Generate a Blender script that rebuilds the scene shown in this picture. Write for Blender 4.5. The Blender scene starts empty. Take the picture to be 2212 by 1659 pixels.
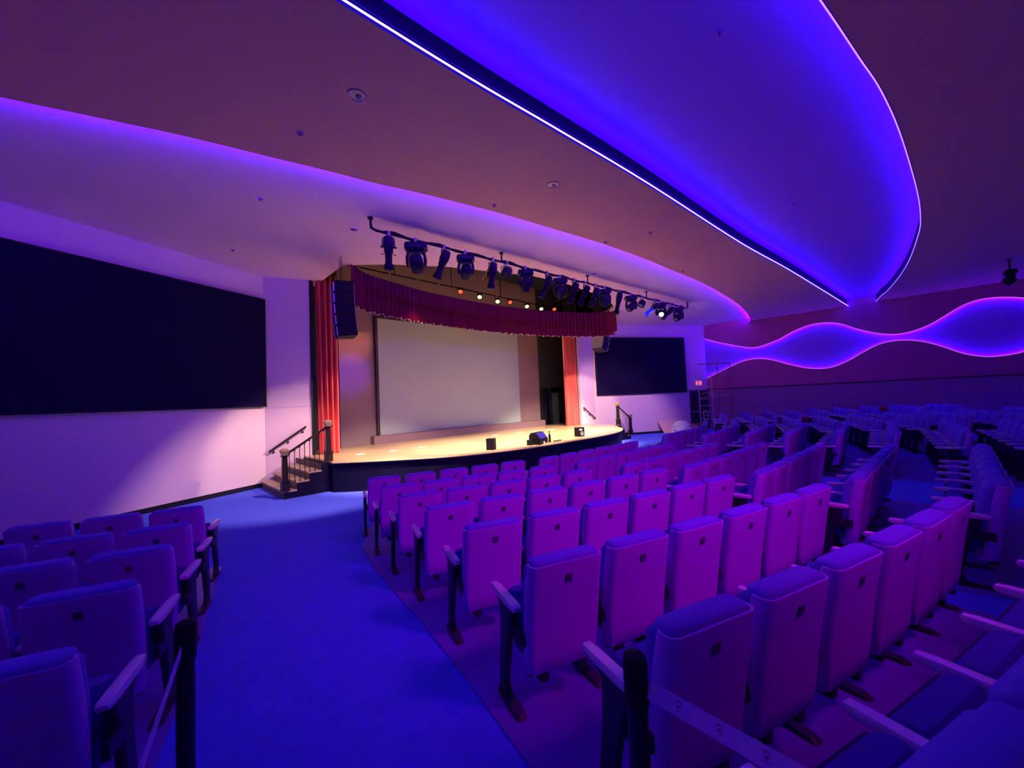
import bpy, bmesh, math, random
from mathutils import Vector, Matrix
from mathutils import noise as mnoise
from math import sin, cos, pi, radians, hypot, atan2, sqrt

S = bpy.context.scene
COL = S.collection
random.seed(7)

# ------------------------------------------------------------------ camera
YAW, PITCH, ROLL = radians(44.42185), radians(2.46084), radians(-2.43502)
fw = Vector((sin(YAW)*cos(PITCH), cos(YAW)*cos(PITCH), sin(PITCH)))
rt = Vector((cos(YAW), -sin(YAW), 0.0))
up = rt.cross(fw)
r2 = cos(ROLL)*rt + sin(ROLL)*up
u2 = -sin(ROLL)*rt + cos(ROLL)*up
cam_d = bpy.data.cameras.new('camera')
cam_d.sensor_width = 36.0
cam_d.sensor_fit = 'HORIZONTAL'
cam_d.lens = 36.0*850.26/2212.0
cam_d.clip_start = 0.05
cam = bpy.data.objects.new('camera', cam_d)
cam.matrix_world = Matrix(((r2.x, u2.x, -fw.x, 0), (r2.y, u2.y, -fw.y, 0), (r2.z, u2.z, -fw.z, 2.0), (0, 0, 0, 1)))
COL.objects.link(cam)
S.camera = cam

# ------------------------------------------------------------------ world, exposure
S.view_settings.view_transform = 'Standard'
S.view_settings.look = 'None'
S.view_settings.gamma = 1.0
S.view_settings.use_curve_mapping = False
S.view_settings.exposure = 0.0
W = bpy.data.worlds.new('dark_hall')
S.world = W
W.use_nodes = True
W.node_tree.nodes['Background'].inputs[0].default_value = (0.02, 0.0, 0.05, 1)
W.node_tree.nodes['Background'].inputs[1].default_value = 0.2

LED = (0.075, 0.0, 1.0)            # violet blue cove tape
MAG = (0.85, 0.0, 1.0)             # magenta of the added rear lamps
WARM = (1.0, 0.78, 0.50)           # tungsten front light
K_RECESS, K_FRONT, K_WAVE = 40.0, 170.0, 110.0
SPOT_W = 3900.0


def area(name, loc, aim, sx, sy, power, color, spread=180):
    d = bpy.data.lights.new(name, 'AREA')
    d.shape = 'RECTANGLE'
    d.size, d.size_y, d.energy, d.color = sx, sy, power, color
    d.spread = radians(spread)
    o = bpy.data.objects.new(name, d)
    o.location = loc
    o.rotation_euler = (Vector(aim)-Vector(loc)).to_track_quat('-Z', 'Y').to_euler()
    COL.objects.link(o)
    return o


def spot(name, loc, aim, power, color, angle, blend=0.3, size=0.06):
    d = bpy.data.lights.new(name, 'SPOT')
    d.energy, d.color, d.spot_size, d.spot_blend, d.shadow_soft_size = power, color, radians(angle), blend, size
    o = bpy.data.objects.new(name, d)
    o.location = loc
    o.rotation_euler = (Vector(aim)-Vector(loc)).to_track_quat('-Z', 'Y').to_euler()
    COL.objects.link(o)
    return o


# added magenta lamps, unseen behind the camera, to light the seat backs
spot('added_rear_spot', (3.2, -2.2, 5.0), (4.2, 3.8, 0.4), 850, MAG, 68, 1.0, 0.45)
spot('added_rear_spot', (9.2, -2.2, 5.0), (9.4, 4.2, 0.4), 330, MAG, 60, 1.0, 0.45)
# warm front light: ellipsoidals and moving heads on the pipe, aimed down at the front of the stage
for x, y, ax, ay in [(4.6, 7.25, 5.6, 9.9), (6.4, 7.1, 7.4, 9.4), (8.4, 6.95, 9.0, 9.2), (10.4, 6.8, 10.8, 9.2), (12.2, 6.65, 12.4, 9.4), (13.9, 6.5, 14.0, 9.8)]:
    spot('front_light', (x, y, 4.62), (ax, ay, 0.72), SPOT_W, WARM, 58, 0.7, 0.08)
# spill onto the plaster and carpet beside the stage
spot('side_light_left', (3.6, 7.2, 4.6), (3.1, 10.5, 0.0), 1050, (1.0, 0.66, 0.52), 62, 0.5, 0.05)
spot('side_light_left', (9.0, 6.85, 4.55), (3.7, 11.9, 1.2), 2000, (1.0, 0.76, 0.46), 25, 0.45, 0.04)
spot('side_light_right', (14.9, 6.3, 4.6), (17.2, 10.7, 0.2), 800, (1.0, 0.56, 0.72), 76, 0.6, 0.06)
spot('side_light_right', (10.4, 6.75, 4.55), (15.9, 11.3, 1.3), 1800, (1.0, 0.78, 0.50), 28, 0.3, 0.04)
# coloured moving heads grazing the back wall
spot('colour_light', (7.5, 7.0, 4.9), (5.3, 13.15, 3.1), 4200, (0.25, 0.03, 1.0), 15, 0.9, 0.05)
spot('colour_light', (8.8, 6.9, 4.9), (5.4, 13.15, 4.25), 3200, (1.0, 0.28, 0.12), 14, 0.9, 0.05)

# ------------------------------------------------------------------ materials
MATS = {}


def mat(name, col, rough=0.6, spec=0.3, metal=0.0, noise=None, bump=0.0, bscale=200.0, emit=None, estr=0.0, coat=0.0, stripes=None):
    m = bpy.data.materials.new(name)
    m.use_nodes = True
    nt = m.node_tree
    b = nt.nodes['Principled BSDF']
    b.inputs['Base Color'].default_value = (*col, 1)
    b.inputs['Roughness'].default_value = rough
    b.inputs['Specular IOR Level'].default_value = spec
    b.inputs['Metallic'].default_value = metal
    if coat:
        b.inputs['Coat Weight'].default_value = coat
        b.inputs['Coat Roughness'].default_value = 0.12
    if emit:
        b.inputs['Emission Color'].default_value = (*emit, 1)
        b.inputs['Emission Strength'].default_value = estr
    tc = nt.nodes.new('ShaderNodeTexCoord')
    if noise:
        sc, amt = noise
        n = nt.nodes.new('ShaderNodeTexNoise')
        n.inputs['Scale'].default_value = sc
        n.inputs['Detail'].default_value = 5
        nt.links.new(tc.outputs['Object'], n.inputs['Vector'])
        mx = nt.nodes.new('ShaderNodeMix')
        mx.data_type = 'RGBA'
        mx.inputs['A'].default_value = (*[c*(1-amt) for c in col], 1)
        mx.inputs['B'].default_value = (*[min(1, c*(1+amt)) for c in col], 1)
        nt.links.new(n.outputs['Fac'], mx.inputs['Factor'])
        nt.links.new(mx.outputs['Result'], b.inputs['Base Color'])
    if bump:
        n2 = nt.nodes.new('ShaderNodeTexNoise')
        n2.inputs['Scale'].default_value = bscale
        n2.inputs['Detail'].default_value = 3
        nt.links.new(tc.outputs['Object'], n2.inputs['Vector'])
        bp = nt.nodes.new('ShaderNodeBump')
        bp.inputs['Strength'].default_value = bump
        bp.inputs['Distance'].default_value = 0.01
        nt.links.new(n2.outputs['Fac'], bp.inputs['Height'])
        nt.links.new(bp.outputs['Normal'], b.inputs['Normal'])
    if stripes:            # fine vertical flutes: (scale, strength, axis)
        w = nt.nodes.new('ShaderNodeTexWave')
        w.bands_direction = stripes[2]
        w.inputs['Scale'].default_value = stripes[0]
        nt.links.new(tc.outputs['Object'], w.inputs['Vector'])
        bp = nt.nodes.new('ShaderNodeBump')
        bp.inputs['Strength'].default_value = stripes[1]
        bp.inputs['Distance'].default_value = 0.02
        nt.links.new(w.outputs['Fac'], bp.inputs['Height'])
        nt.links.new(bp.outputs['Normal'], b.inputs['Normal'])
    MATS[name] = m
    return m


def emat(name, col, strength, front_only=False):
    m = bpy.data.materials.new(name)
    m.use_nodes = True
    nt = m.node_tree
    nt.nodes.remove(nt.nodes['Principled BSDF'])
    out = nt.nodes['Material Output']
    e = nt.nodes.new('ShaderNodeEmission')
    e.inputs[0].default_value = (*col, 1)
    e.inputs[1].default_value = strength
    if front_only:         # tape that shines from its face only
        g = nt.nodes.new('ShaderNodeNewGeometry')
        d = nt.nodes.new('ShaderNodeBsdfDiffuse')
        d.inputs[0].default_value = (0.05, 0.05, 0.06, 1)
        mx = nt.nodes.new('ShaderNodeMixShader')
        nt.links.new(g.outputs['Backfacing'], mx.inputs[0])
        nt.links.new(e.outputs[0], mx.inputs[1])
        nt.links.new(d.outputs[0], mx.inputs[2])
        nt.links.new(mx.outputs[0], out.inputs[0])
    else:
        nt.links.new(e.outputs[0], out.inputs[0])
    MATS[name] = m
    return m


plaster = mat('plaster', (0.80, 0.58, 0.70), 0.55, 0.25, noise=(1.5, 0.03), bump=0.05, bscale=60)
ceil_m = mat('ceiling_paint', (0.74, 0.50, 0.78), 0.5, 0.3, noise=(1.2, 0.03))
soffit_m = mat('soffit_paint', (0.70, 0.34, 0.40), 0.55, 0.25, noise=(1.0, 0.04))
recess_m = mat('recess_led_tint', (0.34, 0.10, 0.85), 0.6, 0.2)  # violet cast of the LED light mixed into the paint colour
wallp = mat('wall_panel', (0.52, 0.07, 0.34), 0.6, 0.25, noise=(2.0, 0.06))
wallw = mat('wainscot', (0.42, 0.13, 0.44), 0.6, 0.25, stripes=(7.0, 0.5, 'Y'))
trim_m = mat('dark_trim', (0.05, 0.03, 0.05), 0.5)
base_m = mat('baseboard_vinyl', (0.012, 0.010, 0.02), 0.4)
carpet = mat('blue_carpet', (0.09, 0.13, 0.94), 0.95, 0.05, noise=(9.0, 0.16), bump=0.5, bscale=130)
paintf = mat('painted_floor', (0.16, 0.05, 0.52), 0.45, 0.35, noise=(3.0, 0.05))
black = mat('black_paint', (0.012, 0.012, 0.016), 0.6, 0.25)
loft_m = mat('loft_deck', (0.050, 0.028, 0.028), 0.8, 0.1, noise=(1.6, 0.7), bump=0.6, bscale=5)
mask_m = mat('stage_mask', (0.035, 0.035, 0.045), 0.8, 0.1)
stagewall = mat('stage_back_wall', (0.26, 0.17, 0.18), 0.5, 0.3, noise=(0.7, 0.08))
plinth_m = mat('platform_paint', (0.22, 0.13, 0.16), 0.55, 0.25)
apron_m = mat('stage_apron', (0.005, 0.003, 0.022), 0.5, 0.2)
panel_m = mat('navy_screen_cloth', (0.008, 0.004, 0.035), 0.8, 0.06, noise=(2, 0.1))
screen_m = mat('projection_cloth', (0.37, 0.43, 0.42), 0.6, 0.2)
red_m = mat('red_velvet', (0.80, 0.13, 0.13), 0.75, 0.15, noise=(3, 0.12))
val_m = mat('burgundy_velvet', (0.15, 0.006, 0.065), 0.8, 0.12, noise=(3, 0.15))
hem_m = mat('lit_hem_points', (0.95, 0.75, 0.6), 0.4, 0.5)  # back light catching the valance hem, modelled as bright pale beads
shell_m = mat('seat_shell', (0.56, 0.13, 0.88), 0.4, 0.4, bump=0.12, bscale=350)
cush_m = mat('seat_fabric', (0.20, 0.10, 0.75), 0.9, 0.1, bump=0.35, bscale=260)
seatf_m = mat('seat_fabric_shaded', (0.09, 0.05, 0.40), 0.9, 0.1, bump=0.35, bscale=260)  # shade on the tipped-up cushions painted into a darker copy of the fabric
pan_m = mat('seat_pan_plastic', (0.018, 0.010, 0.06), 0.5, 0.3)
std_m = mat('seat_standard', (0.03, 0.025, 0.05), 0.45, 0.4)
arm_m = mat('armrest_maple', (0.95, 0.60, 0.92), 0.3, 0.8, noise=(14, 0.05), coat=0.8)
patch_m = mat('number_plate', (0.13, 0.02, 0.20), 0.5)
iron = mat('wrought_iron', (0.02, 0.015, 0.015), 0.4, 0.4)
wood_d = mat('dark_walnut', (0.016, 0.009, 0.007), 0.4, 0.4, noise=(12, 0.3))
cap_m = mat('post_cap_lit', (0.34, 0.24, 0.12), 0.35, 0.5)  # warm light from above painted in: paler than the walnut posts
tread_m = mat('stair_tread', (0.42, 0.30, 0.18), 0.45, 0.35, noise=(10, 0.15))
riser_m = mat('stair_riser', (0.10, 0.06, 0.06), 0.6)
fix_m = mat('fixture_black', (0.007, 0.006, 0.012), 0.5, 0.18)
fix_m2 = mat('fixture_blue_black', (0.011, 0.008, 0.028), 0.45, 0.25)
pipe_m = mat('steel_pipe', (0.008, 0.006, 0.014), 0.5, 0.2)
clamp_m = mat('clamp_alloy', (0.5, 0.45, 0.42), 0.35, 0.5, metal=0.6)
lens_m = mat('lens_glass', (0.10, 0.10, 0.14), 0.08, 0.7, coat=0.6)
blue_m = mat('blue_lit_barrel', (0.01, 0.02, 0.6), 0.25, 0.5, emit=(0.0, 0.02, 1.0), estr=0.5)  # blue light reflected on the barrel, painted in as colour and glow
grille_m = mat('speaker_grille', (0.50, 0.48, 0.44), 0.6, 0.3, bump=0.4, bscale=180)
ivory = mat('ivory_metal', (0.55, 0.45, 0.35), 0.5, 0.4)
yellow_m = mat('scaffold_steel', (0.75, 0.55, 0.42), 0.5, 0.4)
deck_m = mat('scaffold_deck', (0.25, 0.15, 0.12), 0.7)
ply_m = mat('plywood', (0.72, 0.50, 0.42), 0.7, 0.2, noise=(6, 0.12))
cloth_m = mat('pale_cloth', (0.75, 0.72, 0.80), 0.85, 0.1)
cloth2_m = mat('rust_cloth', (0.55, 0.22, 0.16), 0.85, 0.1, noise=(8, 0.3))
redcloth = mat('red_cloth', (0.70, 0.03, 0.10), 0.85, 0.1)
white_m = mat('white_plastic', (0.80, 0.78, 0.75), 0.4)
sign_m = emat('exit_red', (1.0, 0.06, 0.05), 2.2)
signw_m = mat('exit_face', (0.85, 0.55, 0.55), 0.4, emit=(1.0, 0.25, 0.25), estr=0.5)
post_m = mat('post_black', (0.02, 0.008, 0.012), 0.3, 0.5)
belt_m = mat('belt_web', (0.72, 0.34, 1.0), 0.7, 0.2, bump=0.2, bscale=300)
mark_m = mat('belt_print', (0.14, 0.05, 0.30), 0.7)
tape_vis = emat('tape_glow', (0.048, 0.021, 1.0), 46.0)
tape_near = emat('tape_glow_near', (0.050, 0.018, 1.0), 18.0)
fascia_m = mat('shaded_fascia', (0.012, 0.004, 0.028), 0.6, 0.2)  # near-black soffit sides: shade beside the light strips put into the colour
tape_dim = emat('tape_glow_dim', (0.55, 0.16, 1.0), 0.9)
tape_rec = emat('tape_recess', LED, K_RECESS, True)
tape_front = emat('tape_front', (0.11, 0.0, 1.0), K_FRONT, True)
tape_wave = emat('tape_wave', (0.10, 0.0, 1.0), K_WAVE, True)
lamp_w = emat('lamp_white', (0.92, 1.0, 0.50), 1.6)
lamp_r = emat('lamp_red', (1.0, 0.10, 0.04), 1.6)
lamp_x = emat('lamp_beam', (1.0, 0.95, 1.0), 12.0)


def plank_mat():
    m = mat('stage_planks', (0.62, 0.42, 0.26), 0.28, 0.5, coat=0.25)
    nt = m.node_tree
    b = nt.nodes['Principled BSDF']
    tc = nt.nodes.new('ShaderNodeTexCoord')
    mp = nt.nodes.new('ShaderNodeMapping')
    nt.links.new(tc.outputs['Object'], mp.inputs[0])
    br = nt.nodes.new('ShaderNodeTexBrick')
    br.inputs['Scale'].default_value = 1.0
    br.inputs['Brick Width'].default_value = 1.6
    br.inputs['Row Height'].default_value = 0.085
    br.inputs['Mortar Size'].default_value = 0.003
    br.inputs['Color1'].default_value = (0.66, 0.45, 0.28, 1)
    br.inputs['Color2'].default_value = (0.56, 0.37, 0.22, 1)
    br.inputs['Mortar'].default_value = (0.25, 0.14, 0.08, 1)
    nt.links.new(mp.outputs[0], br.inputs['Vector'])
    n = nt.nodes.new('ShaderNodeTexNoise')
    mp2 = nt.nodes.new('ShaderNodeMapping')
    mp2.inputs['Scale'].default_value = (1.2, 14, 1)
    nt.links.new(tc.outputs['Object'], mp2.inputs[0])
    nt.links.new(mp2.outputs[0], n.inputs['Vector'])
    n.inputs['Scale'].default_value = 2.0
    mx = nt.nodes.new('ShaderNodeMix')
    mx.data_type = 'RGBA'
    mx.blend_type = 'MULTIPLY'
    mx.inputs['Factor'].default_value = 0.45
    nt.links.new(br.outputs['Color'], mx.inputs['A'])
    nt.links.new(n.outputs['Color'], mx.inputs['B'])
    nt.links.new(mx.outputs['Result'], b.inputs['Base Color'])
    return m


plank_m = plank_mat()


# ------------------------------------------------------------------ geometry helpers
class MB:
    def __init__(s):
        s.v, s.f, s.m, s.sm = [], [], [], []

    def add(s, verts, faces, mi=0, smooth=False):
        o = len(s.v)
        s.v += [tuple(v) for v in verts]
        s.f += [tuple(i+o for i in f) for f in faces]
        s.m += [mi]*len(faces)
        s.sm += [smooth]*len(faces)
        return s

    def box(s, c, d, rz=0.0, rot=None, mi=0):
        hx, hy, hz = d[0]/2, d[1]/2, d[2]/2
        R = rot if rot else Matrix.Rotation(rz, 3, 'Z')
        vs = [Vector(c)+R @ Vector((sx*hx, sy*hy, sz*hz)) for sz in (-1, 1) for sx, sy in ((-1, -1), (1, -1), (1, 1), (-1, 1))]
        return s.add(vs, [(3, 2, 1, 0), (4, 5, 6, 7), (0, 1, 5, 4), (1, 2, 6, 5), (2, 3, 7, 6), (3, 0, 4, 7)], mi)

    def loft(s, rings, cap0=True, cap1=True, mi=0, smooth=True, closed=True):
        n = len(rings[0])
        vs = [p for r in rings for p in r]
        fs = []
        for k in range(len(rings)-1):
            for i in range(n if closed else n-1):
                j = (i+1) % n
                fs.append((k*n+i, k*n+j, (k+1)*n+j, (k+1)*n+i))
        s.add(vs, fs, mi, smooth)
        if cap0:
            s.add(rings[0], [tuple(reversed(range(n)))], mi)
        if cap1:
            s.add(rings[-1], [tuple(range(n))], mi)
        return s

    def cone(s, a, b, ra, rb, n=12, mi=0, caps=True):
        a, b = Vector(a), Vector(b)
        q = (b-a).to_track_quat('Z', 'Y')
        ra_ = [a+q @ Vector((ra*cos(2*pi*i/n), ra*sin(2*pi*i/n), 0)) for i in range(n)]
        rb_ = [b+q @ Vector((rb*cos(2*pi*i/n), rb*sin(2*pi*i/n), 0)) for i in range(n)]
        return s.loft([ra_, rb_], caps, caps, mi)

    def lathe(s, a, d, prof, n=14, mi=0, caps=True):
        a, d = Vector(a), Vector(d).normalized()
        q = d.to_track_quat('Z', 'Y')
        rings = [[a+q @ Vector((r*cos(2*pi*i/n), r*sin(2*pi*i/n), z)) for i in range(n)] for z, r in prof]
        return s.loft(rings, caps, caps, mi=mi)

    def tube(s, pts, r, n=8, mi=0, closed=False):
        pts = [Vector(p) for p in pts]
        rings = []
        for i, p in enumerate(pts):
            t = (pts[min(i+1, len(pts)-1)]-pts[max(i-1, 0)]).normalized()
            q = t.to_track_quat('Z', 'Y')
            rings.append([p+q @ Vector((r*cos(2*pi*k/n), r*sin(2*pi*k/n), 0)) for k in range(n)])
        return s.loft(rings, mi=mi)

    def prism(s, poly, z0, z1, mi=0, side=None):
        n = len(poly)
        vs = [(x, y, z0) for x, y in poly]+[(x, y, z1) for x, y in poly]
        fs = [tuple(reversed(range(n))), tuple(range(n, 2*n))]
        sd = [(i, (i+1) % n, n+(i+1) % n, n+i) for i in range(n)]
        if side is None:
            return s.add(vs, fs+sd, mi)
        s.add(vs, fs, mi)
        return s.add(vs, sd, side)

    def wall(s, a, b, z0, z1, th=0.2, mi=0):
        """vertical slab whose front face runs a->b; thickness goes to the left of a->b"""
        a, b = Vector(a), Vector(b)
        d = (b-a).normalized()
        nrm = Vector((-d.y, d.x))*th
        return s.prism([tuple(a), tuple(b), tuple(b+nrm), tuple(a+nrm)], z0, z1, mi)

    def build(s, name, mats, parent=None, loc=None, recalc=True):
        me = bpy.data.meshes.new(name)
        me.from_pydata(s.v, [], s.f)
        for m in (mats if isinstance(mats, (list, tuple)) else [mats]):
            me.materials.append(m)
        for p, mi, sm in zip(me.polygons, s.m, s.sm):
            p.material_index = mi
            p.use_smooth = sm
        if recalc:
            bm = bmesh.new()
            bm.from_mesh(me)
            bmesh.ops.remove_doubles(bm, verts=bm.verts, dist=1e-5)
            bmesh.ops.recalc_face_normals(bm, faces=bm.faces)
            big = [f for f in bm.faces if len(f.verts) > 8]
            if big:
                bmesh.ops.triangulate(bm, faces=big)
            bm.to_mesh(me)
            bm.free()
        if any(s.sm):
            try:
                me.set_sharp_from_angle(angle=radians(42))
            except Exception:
                pass
        o = bpy.data.objects.new(name, me)
        if loc is not None:
            o.location = loc
        if parent is not None:
            o.parent = parent
        COL.objects.link(o)
        return o


def tag(o, label, cat, group=None, kind=None):
    o['label'] = label
    o['category'] = cat
    if group:
        o['group'] = group
    if kind:
        o['kind'] = kind
    return o


def struct(o):
    o['kind'] = 'structure'
    return o


def empty(name, loc, rz=0.0):
    o = bpy.data.objects.new(name, None)
    o.empty_display_size = 0.2
    o.location = loc
    o.rotation_euler = (0, 0, rz)
    COL.objects.link(o)
    return o


def rrect(x0, x1, y0, y1, r, z, n=4):
    out = []
    for cx, cy, a0 in ((x1-r, y1-r, 0), (x0+r, y1-r, 90), (x0+r, y0+r, 180), (x1-r, y0+r, 270)):
        for k in range(n+1):
            a = radians(a0+90*k/n)
            out.append(Vector((cx+r*cos(a), cy+r*sin(a), z)))
    return out


def catmull(pts, n=8):
    P = [Vector(p) for p in pts]
    out = []
    for i in range(len(P)-1):
        p0, p1, p2, p3 = P[max(i-1, 0)], P[i], P[i+1], P[min(i+2, len(P)-1)]
        for k in range(n):
            t = k/n
            out.append(0.5*((2*p1)+(p2-p0)*t+(2*p0-5*p1+4*p2-p3)*t*t+(3*p1-p0-3*p2+p3)*t**3))
    out.append(P[-1])
    return out


def rake(x, y):
    return max(0.0, 0.041*(hypot(x-9.7, y-23.0)-18.5))


ORD = ['first', 'second', 'third', 'fourth', 'fifth', 'sixth', 'seventh', 'eighth', 'ninth', 'tenth', 'eleventh', 'twelfth', 'thirteenth',
       'fourteenth', 'fifteenth', 'sixteenth', 'seventeenth', 'eighteenth', 'nineteenth', 'twentieth']

# ------------------------------------------------------------------ room shell
CZ, SZ, RZ = 5.70, 5.55, 5.85          # front ceiling, soffit, recess heights
XL, XR, YB = -3.4, 22.8, -9.0
FL0, FL1 = (-3.4, 9.61), (2.67, 12.30)  # front wall, near side
RL1 = (3.74, 11.95)
FR0, FR1 = (16.80, 11.25), (22.80, 7.95)
RR0 = (15.72, 11.33)

# floor
b = MB()
nx, ny = 106, 92
xs = [XL-0.2+(XR-XL+0.5)*i/nx for i in range(nx+1)]
ys = [YB-0.2+(14.2-YB)*j/ny for j in range(ny+1)]
vs = [(x, y, rake(x, y)) for y in ys for x in xs]
fs = [(j*(nx+1)+i, j*(nx+1)+i+1, (j+1)*(nx+1)+i+1, (j+1)*(nx+1)+i) for j in range(ny) for i in range(nx)]
b.add(vs, fs, 0, True)
x0, x1, y0, y1 = xs[0], xs[-1], ys[0], ys[-1]
b.add([(x0, y0, -.3), (x1, y0, -.3), (x1, y1, -.3), (x0, y1, -.3)], [(0, 3, 2, 1)], 0)
struct(b.build('floor', carpet, recalc=False))


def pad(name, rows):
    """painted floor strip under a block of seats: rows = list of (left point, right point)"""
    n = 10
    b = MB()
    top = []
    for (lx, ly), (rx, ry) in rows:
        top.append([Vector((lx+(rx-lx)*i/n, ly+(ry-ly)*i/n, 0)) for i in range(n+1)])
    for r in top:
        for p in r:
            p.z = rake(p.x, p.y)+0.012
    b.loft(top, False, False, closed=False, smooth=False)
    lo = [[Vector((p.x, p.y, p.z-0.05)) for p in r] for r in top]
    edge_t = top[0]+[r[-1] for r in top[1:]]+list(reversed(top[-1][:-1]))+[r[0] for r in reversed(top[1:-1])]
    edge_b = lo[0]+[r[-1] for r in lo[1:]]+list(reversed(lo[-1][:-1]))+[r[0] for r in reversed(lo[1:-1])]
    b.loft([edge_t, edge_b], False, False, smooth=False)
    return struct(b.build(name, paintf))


# walls
b = MB()
b.wall(FL0, FL1, 0, CZ+0.3)
struct(b.build('wall_front_left', plaster))
b = MB()
b.wall(FR0, FR1, 0, CZ+0.3)
struct(b.build('wall_front_right', plaster))
# return walls beside the stage: plaster panels with recessed joints
for nm, a, c in (('wall_return_left', FL1, RL1), ('wall_return_right', RR0, FR0)):
    a_, c_ = Vector(a), Vector(c)
    d = (c_-a_).normalized()
    nb = Vector((-d.y, d.x))
    b = MB()
    b.wall(a_+nb*0.012, c_+nb*0.012, 0, CZ+0.3, 0.2)
    w = struct(b.build(nm, plaster))
    for z0, z1 in ((0, 2.075), (2.092, 2.72), (2.737, 4.98), (4.994, CZ+0.02)):
        pb = MB()
        pb.wall(a_+d*0.004, c_-d*0.001, z0, z1, 0.02)
        pb.build('plaster_panel', plaster, w)
struct(MB().wall((XL, YB), (XL, 9.7), 0, 6.1).build('wall_left', plaster))
struct(MB().wall((XR+0.3, YB), (XL-0.2, YB), 0, 6.1).build('wall_back', plaster))


def baseboard(name, a, c, off=0.012, h=0.11):
    d = (Vector(c)-Vector(a)).normalized()
    nb = Vector((d.y, -d.x))*off
    b = MB()
    b.wall(Vector(a)+nb, Vector(c)+nb, 0, h, off+0.002)
    return struct(b.build(name, base_m))


baseboard('baseboard_left', FL0, FL1)
dfr = (Vector(FR1)-Vector(FR0)).normalized()
baseboard('baseboard_right', FR0, tuple(Vector(FR0)+dfr*5.55))

# right hand wall: glowing back panel, proud upper and lower wave panels, wainscot
WT = [(7.93, 4.98), (7.3, 4.72), (6.94, 4.59), (6.07, 4.30), (5.45, 4.20), (4.56, 4.44), (3.92, 4.75), (3.25, 4.96), (2.69, 4.97), (2.15, 4.83), (1.6, 4.51), (1.07, 4.26), (.55, 4.11),
      (.05, 4.12), (-.53, 4.31), (-1.01, 4.62), (-1.46, 4.91), (-1.89, 5.05), (-2.41, 5.03), (-3.0, 4.85), (-3.6, 4.5), (-4.2, 4.2), (-4.8, 4.1), (-5.6, 4.3), (-6.6, 4.8), (-7.6, 5.0), (-9.0, 4.5)]
WB = [(7.93, 2.80), (7.3, 3.06), (6.77, 3.29), (6.11, 3.54), (5.49, 3.60), (4.91, 3.49), (4.22, 3.21), (3.57, 2.97), (3.0, 2.87), (2.51, 2.91), (1.97, 3.14), (1.44, 3.47), (.94, 3.73), (.47, 3.81),
      (-.03, 3.76), (-.49, 3.60), (-.93, 3.35), (-1.35, 3.08), (-1.8, 2.91), (-2.2, 2.87), (-2.8, 2.97), (-3.4, 3.3), (-4.0, 3.65), (-4.6, 3.8), (-5.2, 3.7), (-6.0, 3.3), (-7.0, 2.9), (-8.0, 3.0), (-9.0, 3.6)]
wt = catmull([(y, z, 0) for y, z in WT], 5)
wb = catmull([(y, z, 0) for y, z in WB], 5)
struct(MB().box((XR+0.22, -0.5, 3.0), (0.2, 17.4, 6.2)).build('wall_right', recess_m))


def yz_prism(poly, xa, xb, name, m, parent=None):
    n = len(poly)
    b = MB()
    vs = [(xa, y, z) for y, z in poly]+[(xb, y, z) for y, z in poly]
    b.add(vs, [tuple(range(n)), tuple(reversed(range(n, 2*n)))]+[(i, (i+1) % n, n+(i+1) % n, n+i) for i in range(n)])
    return b.build(name, m, parent)


up_poly = [(p.x, p.y) for p in wt]+[(-9.0, 6.1), (7.95, 6.1)]
lo_poly = [(p.x, p.y) for p in wb]+[(-9.0, 2.19), (7.95, 2.19)]
struct(yz_prism(up_poly, XR, XR+0.05, 'wall_right_upper', wallp))
struct(yz_prism(lo_poly, XR, XR+0.05, 'wall_right_lower', wallp))
struct(MB().box((XR+0.045, -0.52, 1.08), (0.07, 16.94, 2.16)).build('wall_right_wainscot', wallw))
struct(MB().box((XR+0.01, -0.52, 2.175), (0.06, 16.94, 0.045)).build('trim_1', trim_m))

# ceilings
SF = [(-3.45, 7.35), (-2.2, 7.1), (-.99, 6.78), (-.29, 6.56), (.53, 6.31), (1.52, 6.08), (2.10, 5.94), (2.80, 5.80), (3.47, 5.62), (4.29, 5.43), (5.26, 5.24), (6.43, 5.06), (7.86, 4.86), (9.83, 4.70),
      (11.07, 4.67), (12.48, 4.61), (14.4, 4.62), (17.3, 4.79), (19.8, 5.06), (21.8, 5.40), (22.9, 5.66)]
FE = [(-3.45, 3.40), (-1.0, 3.37), (0.9, 3.335), (2.63, 3.25), (4.07, 3.13), (6.34, 2.96), (10.63, 2.74), (14.06, 2.45), (18.5, 2.15), (22.85, 1.87)]
NE = [(-3.45, 1.55), (-1.0, 1.35), (1.5, .95), (3.2, .62), (4.57, .37), (5.66, .19), (6.59, .04), (8.06, -.11), (10.64, -.28), (12.5, -.33), (13.74, -.29), (15.98, -.14), (18.06, .09), (20.4, .45), (21.6, .72), (22.85, 0.92)]
sf = [(p.x, p.y) for p in catmull([(x, y, 0) for x, y in SF], 5)]
fe = [(p.x, p.y) for p in catmull([(x, y, 0) for x, y in FE], 5)]
ne = [(p.x, p.y) for p in catmull([(x, y, 0) for x, y in NE], 5)]
struct(MB().prism(fe+list(reversed(sf)), SZ, RZ+0.02, 0, 1).build('ceiling_soffit_front', [soffit_m, fascia_m]))
struct(MB().prism([(-3.45, YB), (22.85, YB)]+list(reversed(ne)), SZ, RZ+0.02, 0, 1).build('ceiling_soffit_rear', [soffit_m, fascia_m]))
struct(MB().prism([(-3.5, -1.6), (22.9, -1.6), (22.9, 4.6), (-3.5, 4.6)], RZ, RZ+0.12).build('ceiling_recess', recess_m))
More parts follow.
